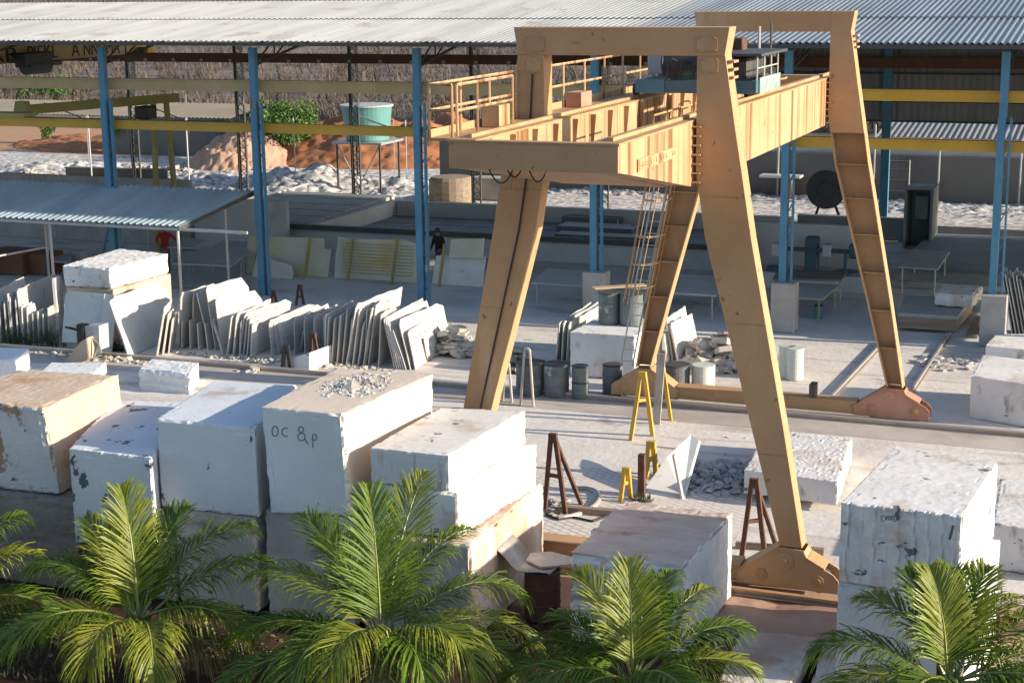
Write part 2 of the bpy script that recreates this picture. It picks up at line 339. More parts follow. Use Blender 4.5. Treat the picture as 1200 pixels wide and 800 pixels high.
# kerb strip carrying the far crane rail
k=MB(); k.box(-60,8,36.5,38.5,ZL-.05,.0); tag(k.build('kerb',M['kerb'],bevel=.03),kind='structure')
def rail(name,label,p,q,wd=.07,h=.09,head=None):
    o=thing(name,label,'rail',p); d=(V(q)-V(p)).normalized()
    MB().bar(V(p)+V((0,0,.012)),V(q)+V((0,0,.012)),.14,.02).build('rail_foot',M['railsteel'],o)
    MB().bar(V(p)+V((0,0,.02+h/2)),V(q)+V((0,0,.02+h/2)),.03,h-.004).build('rail_web',M['railsteel'],o)
    MB().bar(V(p)+V((0,0,.03+h)),V(q)+V((0,0,.03+h)),wd,.035).build('rail_head',head or M['railwhite'],o)
    return o
rail('crane_rail','long crane rail on the raised kerb under the far crane legs',(-60,37.75,0),(8,37.75,0))
rail('crane_rail','ochre crane rail on red soil under the near crane leg',(-22,26.0,0),(2,26.0,0),.10,.07,M['crane'])
rail('cart_rail','left of the two cart rails running into the shed floor',at(972,470),at(1036,402),.06,.06)
rail('cart_rail','right of the two cart rails running into the shed floor',at(1066,464),at(1113,393),.06,.06)
# ------------------------------------------------------------------ hills and mounds
def hill_z(x,y):
    if y<104: return -.3
    a=(y-104)/110
    return 11*min(a,1.6)**1.1+ .9*fb(V((x*.03,y*.03,3)))*min(1,a*4)
vs=[];fs=[]; X=[-330+6*i for i in range(90)]; Y_=[103+4*i for i in range(60)]
for y in Y_:
    for x in X: vs.append((x,y,hill_z(x,y)))
for j in range(len(Y_)-1):
    for i in range(len(X)-1): fs.append((j*len(X)+i,j*len(X)+i+1,(j+1)*len(X)+i+1,(j+1)*len(X)+i))
tag(MB().add(vs,fs).build('hill',M['scrub'],smooth=True),kind='structure')
random.seed(5)
mb=MB()
def scrub(mb,x,y,z,s,n):
    for _ in range(n):
        a=random.random()*6.283; e=random.uniform(.5,1.45); l=s*random.uniform(.6,1.15)
        d=V((math.cos(a)*math.cos(e),math.sin(a)*math.cos(e),math.sin(e)))*l
        p=V((x,y,z))+V((random.uniform(-.4,.4)*s,random.uniform(-.4,.4)*s,0))+d*.15
        wv=V((-math.sin(a),math.cos(a),.3))*s*.032
        mb.add([p-wv,p+wv,p+d],[(0,1,2)])
        for _k in range(2):
            q=p+d*random.uniform(.3,.8); d2=V((random.uniform(-1,1),random.uniform(-1,1),random.uniform(.2,1)))*l*.4
            mb.add([q-wv*.7,q+wv*.7,q+d2],[(0,1,2)])
for _ in range(5200):
    y=108+random.random()**1.5*130; u=random.uniform(-60,1260)
    d=ray(u,100); x=y*d.x/d.y
    scrub(mb,x,y,hill_z(x,y)-.1,random.uniform(.7,1.7),8)
tag(mb.build('hillside_scrub',M['scrub']),'dense dry brown scrub covering the hillside behind the sheds','scrub',kind='stuff')
def mound(name,mtl,c,rx,ry,h,seed,n=90,amp=.22,pw=1.3):
    vs=[];fs=[]
    for j in range(n+1):
        for i in range(n+1):
            a=-1+2*i/n; b_=-1+2*j/n; r=math.hypot(a,b_)
            z=h*max(0,1-r**pw)*(1+amp*2*fb(V((a*2.2+seed,b_*2.2,seed))))+ (.13*fb(V((a*9,b_*9,seed)),5)+.10*fb(V((a*22,b_*22,seed)),3) if r<1 else 0)
            vs.append((c[0]+a*rx*1.02,c[1]+b_*ry*1.02,c[2]+z-.06))
    for j in range(n):
        for i in range(n): fs.append((j*(n+1)+i,j*(n+1)+i+1,(j+1)*(n+1)+i+1,(j+1)*(n+1)+i))
    return tag(MB().add(vs,fs).build(name,mtl,smooth=True),kind='structure')
c=at(405,190); mound('red_soil_mound',M['redsoil'],(c.x,c.y+2,0),8,5.5,2.9,1)
c=at(330,185); mound('red_soil_mound',M['redsoil'],(c.x,c.y+3,0),5.5,5,2.2,7)
c=at(285,192); mound('pink_soil_mound',M['pinksoil'],(c.x,c.y,0),3.6,3.6,2.2,2)
c=at(500,190); mound('red_soil_mound',M['redsoil'],(c.x,c.y+2,0),6,5,2.6,9)
c=at(360,218); mound('gravel_mound',M['gravel'],(c.x,c.y,0),5.2,3.8,.95,3,amp=.4)
c=at(240,213); mound('gravel_mound',M['gravel'],(c.x,c.y,0),5.0,3.5,.45,4,amp=.5)
c=at(70,200); mound('gravel_mound',M['gravel'],(c.x,c.y,0),6.0,4,.4,5,amp=.5)
c=at(120,176); mound('red_soil_mound',M['redsoil'],(c.x,c.y+3,0),9,5,.9,6)
c=at(470,222); mound('gravel_mound',M['gravel'],(c.x,c.y,0),4.5,3,.4,8,amp=.5)
c=at(960,232); mound('gravel_mound',M['gravel'],(c.x,c.y,0),6,2.5,.15,11,amp=.6)
c=at(1120,245); mound('gravel_mound',M['gravel'],(c.x,c.y,0),6,2.5,.12,12,amp=.6)
c=at(700,222); mound('gravel_mound',M['gravel'],(c.x,c.y,0),5,2.5,.15,13,amp=.6)
# ------------------------------------------------------------------ the open shed
SX=[-46,-40,-34,-28,-22,-16,-10,-3.9,2.3]; YF=47.4; YB=66.3; ZR=7.1
shed=thing('open_shed','long open industrial shed with corrugated roof on blue steel columns','shed',(-22,56,0))
EZ,RZ,YR=8.62,9.72,57.0
sl_=(RZ-EZ)/(YR-46.5)
def roofpart(name,mtl,x0,x1,per,amp):
    mb=MB(); d=V((0,YR-46.5,RZ-EZ)); n=V((0,-sl_,1))
    mb.wave((x0,46.5,EZ),(1,0,0),d,n,x1-x0,d.length*.52,per,amp)
    mb.wave((x0,46.5+(YR-46.5)*.5,EZ+(RZ-EZ)*.5+.03),(1,0,0),d,n,x1-x0,d.length*.5,per,amp)
    d2=V((0,67.2-YR,EZ-RZ)); n2=V((0,sl_,1))
    mb.wave((x0,YR,RZ+.02),(1,0,0),d2,n2,x1-x0,d2.length,per,amp)
    return mb.build(name,mtl,shed,smooth=True)
roofpart('roof_sheet',M['roof_white'],-62,-15.2,.21,.022)
r2=roofpart('roof_sheet',M['roof_galv'],-15.25,6,.19,.036); r2['label']='grey weathered corrugated roof section'
MB().box(-62,6,46.42,46.50,EZ-.15,EZ-.04).build('eave_beam',M['steel_dark'],shed)
MB().box(-62,6,56.9,57.1,RZ-.3,RZ-.1).build('ridge_beam',M['steel_dark'],shed)
for yy in (49.5,52,54.5,59.5,62,64.5):
    z=(EZ+(yy-46.5)*sl_ if yy<YR else RZ-(yy-YR)*sl_)-.12
    MB().box(-62,6,yy-.04,yy+.04,z-.1,z).build('purlin',M['steel_dark'],shed)
def lattice(mb,x,y,z0,z1,wd,dp,n):
    for a in (-1,1): mb.bar((x+a*wd/2,y,z0),(x+a*wd/2,y,z1),.05,dp,(0,1,0))
    for i in range(n):
        za=lerp(z0,z1,i/n); zb=lerp(z0,z1,(i+1)/n)
        mb.bar((x-wd/2,y,za),(x+wd/2,y,zb if i%2 else za+.02),.025,.03,(0,1,0))
        mb.bar((x-wd/2,y,zb),(x+wd/2,y,za),.025,.03,(0,1,0))
for i,x in enumerate(SX):
    z0=.0 if x<-18 else 1.5
    c_=MB(); c_.box(x-.16,x+.06,YF-.11,YF+.11,max(z0,ZR-.55),EZ-.25)
    c_.box(x-.18,x+.03,YF-.12,YF+.12,z0,ZR-.552)
    co_=c_.build('column',M['blue'],shed)
    l_=MB(); n=int((ZR-.6-z0)/.42)
    l_.box(x+.15,x+.20,YF-.06,YF+.10,z0,ZR-.55)
    for q in range(n):
        za=z0+q*.42; l_.bar((x+.03,YF,za),(x+.16,YF,za+.3 if q%2 else za+.02),.03,.05,(0,1,0))
    l_.build('lacing',M['blue'],co_)
    if z0: MB().box(x-.36,x+.36,YF-.32,YF+.32,0,1.5).build('plinth',M['conc'],co_,bevel=.02)
    # rear lattice column
    if x<=-22:
        b_=MB(); lattice(b_,x,YB,.5,ZR+.6,.34,.12,22); b_.box(x-.24,x-.17,YB-.12,YB+.1,.45,EZ-.4)
        b_.build('rear_column',M['steel_dark'] if i%2 else M['steel_dark'],shed)
        b_=MB(); lattice(b_,x+.05,YB-.1,4.9,ZR+.5,.26,.02,9); b_.build('column_bracing',M['pale_metal'],shed)
    else:
        MB().box(x-.17,x+.17,YB-.3,YB-.05,0,EZ-.4).build('rear_column',M['blue'],shed)
    # roof truss
    t_=MB(); N_=14
    for q in range(N_):
        ya=lerp(YF,YB,q/N_); yb=lerp(YF,YB,(q+1)/N_)
        zt=lambda y: (EZ+(y-46.5)*sl_ if y<YR else RZ-(y-YR)*sl_)-.24
        zb_=lambda y: zt(y)-.06-.62*abs((y-YR)/(YF-YR))**1.0
        t_.bar((x,ya,zt(ya)),(x,yb,zt(yb)),.07,.07); t_.bar((x,ya,zb_(ya)),(x,yb,zb_(yb)),.07,.07)
        t_.bar((x,ya,zb_(ya)),(x,yb,zt(yb)),.04,.04); t_.bar((x,yb,zb_(yb)),(x,yb,zt(yb)),.04,.04)
    t_.build('roof_truss',M['steel_dark'],shed)
def ibeam(mb,x0,x1,y,z,h,wd=.26):
    mb.box(x0,x1,y-wd/2,y+wd/2,z-.04,z); mb.box(x0,x1,y-wd/2,y+wd/2,z-h,z-h+.04); mb.box(x0,x1,y-.03,y+.03,z-h+.041,z-.041)
    return mb
def solidbeam(mb,x0,x1,y,z,h):
    mb.box(x0,x1,y-.10,y+.10,z-h,z); mb.box(x0,x1,y-.16,y+.16,z+.002,z+.04); return mb
b_=solidbeam(MB(),-62,-14.9,YF+.36,7.24,.34).build('runway_beam',M['tan'],shed); b_['label']='left front runway beam, its yellow coloured tan for shade'  # continues the yellow beam; shade is put into its tan colour
b_=solidbeam(MB(),-14.88,6,YF+.36,7.22,.29).build('runway_beam',M['yellow'],shed); b_['label']='yellow runway beam on the right front columns'
b_=solidbeam(MB(),-62,6,YF+.36,5.80,.27).build('runway_beam',M['yellow'],shed); b_['label']='lower yellow runway beam along the front columns'
b_=solidbeam(MB(),-62,6,YB-.3,7.24,.38).build('runway_beam',M['rustbeam'],shed); b_['label']='rust brown runway beam on the rear columns'
for i in range(22): MB().box(-48+i*1.55,-47.86+i*1.55,YB-.5,YB-.41,6.9,7.02).build('beam_clip',M['pale_metal'],shed)
MB().tube([(-62,YB-.1,5.55),(6,YB-.1,5.55)],.05).build('tie_rod',M['black'],shed)
cl=MB().wave((-14.6,YB+.02,4.75),(1,0,0),(0,0,1),(0,-1,0),21,3.55,.28,.03).build('rear_cladding',M['clad'],shed)
for z in (4.7,5.5,6.6,7.7): MB().box(-14.6,6,YB-.05,YB-.03,z,z+.08).build('cladding_rail',M['steel_dark'],shed)
MB().wave((2.5,YF+.5,2.2),(0,1,0),(0,0,1),(1,0,0),18,6.2,.28,.03).build('end_cladding',M['clad'],shed)
# lower lean-to behind the shed
lt=thing('lean_to','low lean-to with dusty beige corrugated roof along the back of the shed','lean-to',(-40,69,0))
for x0,x1 in ((-64,-41.2),(-10.6,6)):
    d=V((0,3.4,.42)); MB().wave((x0,67.4,4.12 if x0<-20 else 4.0),(1,0,0),d,(0,-.12,1),x1-x0,d.length,.24,.03).build('roof_sheet',M['leanto' if x0<-20 else 'clad'],lt,smooth=True)
    for q,(yy,zz) in enumerate(((67.4,3.98),(69.1,4.2),(70.8,4.44))):
        zz-=.12 if x0>-20 else 0
        MB().box(x0,x1,yy-.04,yy+.04,zz-.12,zz).build('purlin',M['steel_dark'],lt)
for x in (-58,-52,-46,-41.5,-4,2): MB().tube([(x,70.8,0),(x,70.8,4.3)],.04).build('post',M['galv'],lt)
for x in (-52,-46): MB().bar((x,67.3,4.7),(x+2.2,67.3,4.0),.05,.05).build('brace',M['steel_dark'],lt)
# ------------------------------------------------------------------ overhead crane in the shed
ov=thing('overhead_crane','yellow overhead travelling crane with black lettering under the shed roof','overhead crane',(-45.3,57,7.3))
gx=-45.45
g_=MB(); g_.box(gx-.2,gx+.2,48.4,65.3,7.30,8.12); g_.box(gx-.26,gx+.26,48.4,65.3,8.122,8.16); g_.box(gx-.26,gx+.26,48.4,65.3,7.26,7.298)
gi=g_.build('girder',M['tan'],ov)
MB().box(gx-.22,gx+.22,65.31,66.6,7.42,8.0).build('girder_end',M['yellow'],ov)
MB().box(gx-.7,gx+.9,65.7,66.3,7.29,7.55).build('end_truck',M['yellow'],ov)
for a in (-.45,.6): MB().lathe((gx+a,65.6,7.42),[(.02,0),(.16,0),(.16,.06),(.02,.06)],14,(0,-1,0)).build('wheel',M['steel_dark'],ov)
MB().box(gx-.4,gx+.5,47.4,48.39,7.3,7.65).build('end_truck',M['yellow'],ov)
for txt,y0,y1 in (('AR',55.0,57.15),('PIEKL',57.65,59.75),('A',60.75,61.35),('NNDMA',61.6,64.4)):
    o=text_mesh(txt,.84,.008,M['letter'],ov,(gx+.212,y0,7.345),(R(90),0,R(90)))
    w_=o.dimensions.x or 1; me=o.data; ww=max(v.co.x for v in me.vertices); o.scale.x=(y1-y0)/ww
ho=thing('chain_hoist','black electric hoist hanging under the yellow overhead crane','hoist',(-44.6,58.6,6.4))
c=onX(38,72,-44.7); y0=onX(22,72,-44.7).y; y1=onX(56,72,-44.7).y
zt0,zt1=onX(40,86,-44.7).z,onX(40,61,-44.7).z
MB().box(-44.95,-44.4,y0,y1,lerp(zt0,zt1,.32),zt1).build('motor_housing',M['black'],ho,bevel=.05)
MB().lathe((-44.67,y0+.35,lerp(zt0,zt1,.32)),[(.05,0),(.33,0),(.33,y1-y0-.5),(.05,y1-y0-.5)],16,(0,1,0)).build('drum',M['steel_dark'],ho)
MB().box(-44.85,-44.5,y1,y1+.75,lerp(zt0,zt1,.3),lerp(zt0,zt1,.55)).build('gearbox',M['black'],ho,bevel=.04)
MB().tube([(-44.7,lerp(y0,y1,.4),7.2),(-44.75,lerp(y0,y1,.4),7.5)],.1).build('hanger',M['black'],ho)
# olive semi gantry under the shed
sg=thing('semi_gantry','olive yellow jib gantry with splayed legs behind the lower beam','gantry',(-37.5,52,5.8))
pa=V((-38.7,48.6,6.02)); pb=V((-36.45,55.6,6.02))
MB().bar(pa+V((.0,0,0)),pb,.22,.34).build('beam',M['olive'],sg)
for dx,dy in ((-.02,-.5),(.45,.2)):
    MB().bar(pb+V((-.35+dx*.3,-.7+dy,-.18)),pb+V((-.5+dx*1.2,-.7+dy,-6.02)),.17,.17).build('leg',M['olive'],sg)
q=V((-38.6,48.55,5.93)); MB().ext([q+V((-.32,0,0)),q+V((.32,0,0)),q+V((.2,0,.42)),q+V((-.2,0,.42))],(0,.3,0)).build('end_plate',M['olive'],sg)
MB().box(-39.5,-37.7,47.6,48.3,5.85,6.0).build('end_truck',M['olive'],sg)
MB().box(-36.9,-36.3,53.2,53.9,5.35,5.84).build('hoist_box',M['black'],sg,bevel=.04)
# ------------------------------------------------------------------ small roof in front of the shed (left)
sr=thing('small_shed','low shelter with blue grey corrugated roof on thin posts','shelter',(-33,47,0))
pf0=at(-60,258,2.75); pf1=at(212,266,2.75); pk=at(300,224,3.55)
yb_=pk.y; d=V((pk.x-pf1.x,yb_-pf1.y,.8))
MB().wave((-47,pf1.y,2.75),(1,0,0),d,(0,-.1,1),pf1.x+47,d.length,.25,.06).build('roof_sheet',M['roof_blue'],sr,smooth=True)
MB().box(-47,pf1.x+2.4,pf1.y+.1,pf1.y+.17,2.60,2.69).build('front_rail',M['pale_metal'],sr)
MB().bar((pf1.x-.1,pf1.y,2.66),(pk.x-.1,yb_,3.45),.06,.1).build('side_rail',M['steel_dark'],sr)
for u in (37,220):
    p=at(u,265,2.65); MB().tube([(p.x,pf1.y+.2,0),(p.x,pf1.y+.2,2.62)],.05).build('post',M['galv'],sr)
for x in (pf1.x-.2,-37,-42): MB().tube([(x,yb_-.2,0),(x,yb_-.2,3.4)],.05).build('post',M['galv'],sr)
c0=at(-20,300,1.6); c1=at(56,290,1.6); MB().tube([(c0.x,c0.y,1.5),(c1.x,c1.y,1.62)],.035).build('cross_rail',M['pale_metal'],sr)
# ------------------------------------------------------------------ walls
def wall(name,label,x0,x1,y0,y1,z0,z1,mtl,bev=.01):
    return tag(MB().box(x0,x1,y0,y1,z0,z1).build(name,mtl,bevel=bev),label,'wall')
wall('retaining_wall','tall grey block wall behind the right end of the shed',-20,14,77.6,78.0,0,2.15,M['wall'])
wall('wall_top','upper course of the grey block wall, coloured pale for sunlight',-20,14,77.75,78.05,2.152,2.55,M['conc_pale'])  # paler colour stands for sun on the wall top
for x in (-16.8,-12.2,-9.2,-5.55,-1.5): tag(MB().tube([(x,77.3,0),(x,77.3,3.6)],.05).build('fence_post',M['galv']),'thin grey post standing in front of the block wall','post','posts along the block wall')
p=onY(203,188,86); wall('concrete_wall','grey concrete wall behind the soil mounds on the left',p.x-5,p.x+9,86,86.35,0,3.0,M['wall'])
p=onY(560,190,76); wall('concrete_wall','grey rendered wall behind the near crane girder end',p.x-2.6,p.x+10,77,77.3,0,2.7,M['wall'])
wall('basin_wall','long pale wall closing the back of the settling basin',-31.2,-13.5,64.6,64.95,0,.9,M['conc_pale'])
wall('basin_wall','pale wall along the left side of the settling basin',-31.6,-31.25,57,64.95,0,.9,M['conc_pale'])
wall('basin_wall','pale front wall of the settling basin behind the leaning slabs',-38,-13.5,56.6,56.95,0,.92,M['conc_pale'])
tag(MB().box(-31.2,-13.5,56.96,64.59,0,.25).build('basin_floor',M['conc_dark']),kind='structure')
ln=MB()
for x in (-29.5,-27,-24.5,-22): ln.box(x-.05,x+.05,57,64.5,.254,.262)
for y in (58.6,60.6,62.6): ln.box(-31,-14,y-.05,y+.05,.268,.276)
tag(ln.build('basin_joints',M['conc']),kind='structure')
for i in range(5):
    y=57.3+i*1.75
    tag(MB().box(-37.6,-31.7-.05*i,y,y+1.6,.75,.95).build('cover_slab',M['conc'],bevel=.02),['nearest','second','third','fourth','farthest'][i]+' of the grey concrete covers beside the settling basin','cover slab','concrete covers by the basin')
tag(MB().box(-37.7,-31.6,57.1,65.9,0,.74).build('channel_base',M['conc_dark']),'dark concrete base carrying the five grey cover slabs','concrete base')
tag(MB().box(-38,-13.5,56.4,56.58,.80,1.0).build('pipe_beam',M['steel_dark']),'dark steel pipe beam along the front of the settling basin','beam')
wall('shed_wall','pale half-height wall behind the polishing machines',-13.2,-8.9,55.8,56.1,0,2.0,M['conc_pale'])
wall('shed_wall','low grey wall along the back of the right bay',-8.2,4,66.5,66.8,0,.5,M['conc'])
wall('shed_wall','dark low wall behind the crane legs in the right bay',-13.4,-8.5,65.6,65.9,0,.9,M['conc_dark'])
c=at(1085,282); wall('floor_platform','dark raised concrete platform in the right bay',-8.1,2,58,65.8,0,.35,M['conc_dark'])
wall('floor_platform','lower grey step in front of the dark raised platform',-8.4,2,55.5,57.9,0,.22,M['conc'])
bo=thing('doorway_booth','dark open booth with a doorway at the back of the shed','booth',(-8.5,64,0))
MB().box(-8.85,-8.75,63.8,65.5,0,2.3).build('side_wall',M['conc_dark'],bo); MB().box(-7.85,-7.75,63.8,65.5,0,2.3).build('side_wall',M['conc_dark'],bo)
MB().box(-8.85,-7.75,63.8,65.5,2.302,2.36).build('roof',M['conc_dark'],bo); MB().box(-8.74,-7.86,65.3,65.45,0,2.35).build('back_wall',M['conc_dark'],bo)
MB().box(-8.6,-8.1,65.1,65.25,1.0,1.9).build('window',M['pale_metal'],bo)
# dark wall behind the low shelter
wall('shed_wall','long grey wall in the shade behind the low shelter',-48,-36.2,55.6,55.9,0,2.7,M['conc'])
wall('shed_wall','pale wall behind the worker in red',-36.1,-31.8,55.75,56.0,0,2.0,M['conc_pale'])
# ------------------------------------------------------------------ gantry crane
Y1,Y2,XC=26.24,37.98,-8.45
gc=thing('gantry_crane','large ochre gantry crane straddling the stone yard on four splayed legs','gantry crane',(XC,32,0))
OUT=[(9.68,1.90),(9.25,1.83),(8.05,2.02),(7.35,2.14),(6.2,2.33),(3.0,2.95),(.9,3.33)]
INN=[(9.68,1.36),(9.25,1.35),(7.33,1.35),(6.18,1.53),(2.96,2.39),(.87,2.94)]
def interp(T,z):
    for (za,a),(zb,b) in zip(T[:-1],T[1:]):
        if zb<=z<=za: return lerp(b,a,(z-zb)/(za-zb))
    return T[0][1] if z>T[0][0] else T[-1][1]
def make_leg(sx,yf,din,name='leg'):
    """sx +1 right / -1 left; yf outer face y; din +1: the open side looks to +y"""
    zs=[9.68,9.25,8.6,8.05,7.35,6.9,6.2,5.2,4.1,3.0,2.0,.88]
    m_=MB(); o=[V((XC+sx*interp(OUT,z),yf,z)) for z in zs]; i=[V((XC+sx*interp(INN,z),yf,z)) for z in zs]
    D=.36*din; t=.035
    m_.ext(o+i[::-1],(0,t*din,0))                            # outer plate
    def fl(a,b,s):
        for k in range(len(zs)-1):
            p,q=a[k],a[k+1]; w_=V((-sx*s*t,0,0))
            off=V((0,t*din*1.02,0)); e=V((0,D-t*din,0))
            m_.hexa([q+off,q+off+w_,q+off+w_+e,q+off+e],[p+off,p+off+w_,p+off+w_+e,p+off+e])
    fl(o,i,1); fl(i,o,-1)
    ks=5                                                      # closed box above z=6.9
    m_.ext([p+V((0,D+.002*din,0)) for p in o[:ks+1]+i[:ks+1][::-1]],(0,t*din,0))
    L_=m_.build('leg',M['crane'],gc,bevel=.008)
    for z in (6.15,5.35,4.5,3.6,2.7,1.8):
        xo=interp(OUT,z)-.045; xi=interp(INN,z)+.045
        xs_=sorted((XC+sx*xo,XC+sx*xi)); ys_=sorted((yf+t*din*1.1,yf+D*.8))
        MB().box(xs_[0],xs_[1],ys_[0],ys_[1],z,z+.02).build('stiffener',M['crane'],L_)
    for z in (6.9,4.75,2.5):
        xo=interp(OUT,z); xi=interp(INN,z); xs_=sorted((XC+sx*(xo-.01),XC+sx*(xi+.01)))
        MB().box(xs_[0],xs_[1],*(sorted((yf-.006*din,yf+.002*din))),z-.012,z+.012).build('weld_seam',M['crane_rust'],L_)
    return L_
legs=[]
for sx in (1,-1):
    legs.append(make_leg(sx,Y1,1)); legs.append(make_leg(sx,Y2+.36,-1))
# conduit on near left leg
zz=[8.9,7.35,6.2,3,.9]
MB().tube([(XC-(interp(OUT,z)*.38+interp(INN,z)*.62),Y1-.03,z) for z in zz],.018).build('conduit',M['black'],legs[2])
def beam_top(y0,y1):
    m_=MB(); m_.ext([(XC-1.90,y0,9.69),(XC+1.90,y0,9.69),(XC+1.825,y0,9.22),(XC-1.825,y0,9.22)],(0,y1-y0,0)); return m_
pb1=beam_top(Y1-.012,Y1+.42).build('portal_beam',M['crane'],gc,bevel=.008)
pb2=beam_top(Y2-.03,Y2+.40).build('portal_beam',M['crane'],gc,bevel=.008)
def coverplate(u0,v0,u1,v1,par,y):
    a=onY(u0,v0,y); b_=onY(u1,v1,y); cx,cz=(a.x+b_.x)/2,(a.z+b_.z)/2; w_,h=abs(b_.x-a.x)/2,abs(a.z-b_.z)/2; r=min(w_,h)*.35
    pts=[]
    for ax,az,s in ((1,1,0),(-1,1,90),(-1,-1,180),(1,-1,270)):
        for k in range(4):
            t_=R(s+k*30); pts.append((cx+ax*(w_-r)+r*math.cos(t_),y-.02,cz+az*(h-r)+r*math.sin(t_)))
    o=MB().ext(pts,(0,.016,0)).build('cover_plate',M['crane'],par)
    bm=MB()
    for dx,dz in ((-.7,.8),(.7,.8),(-.8,-.8),(.8,-.8),(0,-.85)): bm.lathe((cx+dx*w_,y-.021,cz+dz*h),[(.001,0),(.018,0),(.018,.012),(.001,.012)],8,(0,-1,0))
    bm.build('bolts',M['crane_rust'],o)
coverplate(817,43,841,61,pb1,Y1-.014); coverplate(822,68,842,86,legs[0],Y1)
coverplate(615,43,638,61,pb1,Y1-.014); coverplate(617,68,634,85,legs[2],Y1)
# flange joints where legs meet the top beam, on the sunlit edge
for y in (Y1,Y2):
    m_=MB()
    for dz in (-.13,0,.13): m_.box(XC+1.82,XC+1.97,y+.02,y+.34,8.98+dz,9.02+dz)
    m_.build('joint_flange',M['crane_rust'],gc)
# girders
YG0,YG1=22.15,39.6
def girder(xr,wd,name):
    xl=xr-wd
    m_=MB(); prof=[(YG0,7.75),(YG0,8.14),(YG1,8.14),(YG1,7.5),(Y2+.2,7.07),(Y1-.1,7.07)]
    m_.ext([(xr,y,z) for y,z in prof],(-wd,0,0))
    G_=m_.build('girder',M['crane_streak'],gc)
    MB().box(xl-.06,xr+.012,YG0+.02,YG1,8.143,8.17).build('top_flange',M['crane_rust'],G_)
    return G_
g1=girder(-7.15,.40,'girder'); g2=girder(-9.39,.40,'girder')
for xr,G_ in ((-7.35,g1),(-9.59,g2)): MB().box(xr-.035,xr+.035,YG0+.3,YG1-.2,8.172,8.225).build('trolley_rail',M['crane_rust'],G_)
for k in range(15):                                            # diaphragm ribs on the left girder
    y=23.6+k*.98; MB().ext([(-9.388,y,8.12),(-9.388,y,7.25),(-9.368,y,7.25),(-9.29,y,8.12)],(0,.025,0)).build('rib',M['crane_rust'],g2)
m_=MB()
for y in (25.1,25.9,26.7,27.6): m_.tube([(-7.5,y,8.17),(-7.5,y,8.33),(-7.5,y+.7,8.33),(-7.5,y+.7,8.17)],.018,6)
m_.build('cable_guard',M['crane_rust'],g1)
MB().box(-9.38,-7.56,YG0-.004,YG0+.32,7.745,8.15).build('tie_beam',M['crane'],gc)
MB().box(-9.82,-7.12,YG0-.03,YG1*0+YG0-.006,8.13,8.165).build('tie_flange',M['crane_rust'],gc)
MB().box(-9.80,-7.14,YG0-.02,YG0-.006,7.74,8.128).build('end_plate',M['crane'],gc)
MB().box(-9.38,-7.56,YG1-.3,YG1,7.6,8.14).build('tie_beam',M['crane'],gc)
MB().hexa([(-9.36,YG0+.33,7.70),(-7.57,YG0+.33,7.70),(-7.57,26.0,7.06),(-9.36,26.0,7.06)],[(-9.36,YG0+.33,7.73),(-7.57,YG0+.33,7.73),(-7.57,26.0,7.09),(-9.36,26.0,7.09)]).build('soffit_plate',M['crane'],gc)
m_=MB()
for k,(x0,x1,dp) in enumerate(((-9.25,-8.85,.22),(-8.95,-8.72,.12),(-8.6,-8.32,.18))):
    m_.tube([(lerp(x0,x1,t/8),YG0+.2,7.73-dp*4*(t/8)*(1-t/8)) for t in range(9)],.012,6)
m_.build('hanging_cable',M['black'],gc)
# plaque with small raised marks on the right girder
a=onX(747,186,-7.148); b_=onX(793,158,-7.148); c_=onX(747,174,-7.148); d_=onX(793,171,-7.148)
pl=MB().ext([(-7.149,a.y,7.66),(-7.149,b_.y,7.66),(-7.149,b_.y,7.83),(-7.149,a.y,7.83)],(.012,0,0)).build('plaque',M['crane_streak'],g1)
mk=MB(); rs=random.Random(3)
y=a.y+.12
while y<b_.y-.15:
    h=rs.choice((.02,.06,.07)); w_=rs.uniform(.03,.09)
    mk=MB(); mk.box(-7.1365,-7.130,y,y+w_,7.745-h/2,7.745-h/2+h*.35)
    if h>.03: mk.box(-7.1365,-7.130,y,y+.015,7.745-h/2,7.745+h/2); mk.box(-7.1365,-7.130,y,y+w_,7.745+h/2-.012,7.745+h/2)
    mk.build('raised_mark',M['crane'],pl); y+=w_+rs.uniform(.03,.08)
MB().box(-7.137,-7.128,a.y-.0,b_.y+.0,7.83,7.845).build('frame',M['crane_rust'],pl)
MB().box(-7.137,-7.128,a.y-.03,a.y+.0,7.65,7.845).build('frame',M['crane_rust'],pl)
# gusset fins between girders and legs
for sx,gx_ in ((1,-7.15),(-1,-9.79)):
    for yy in (Y1-.02,Y2-.02):
        for k in range(7):
            z=7.12+k*.155; xx=sorted((gx_+sx*.003,gx_+sx*.15)); MB().box(xx[0],xx[1],yy-.07,yy+.012,z,z+.025).build('gusset',M['crane'],gc)
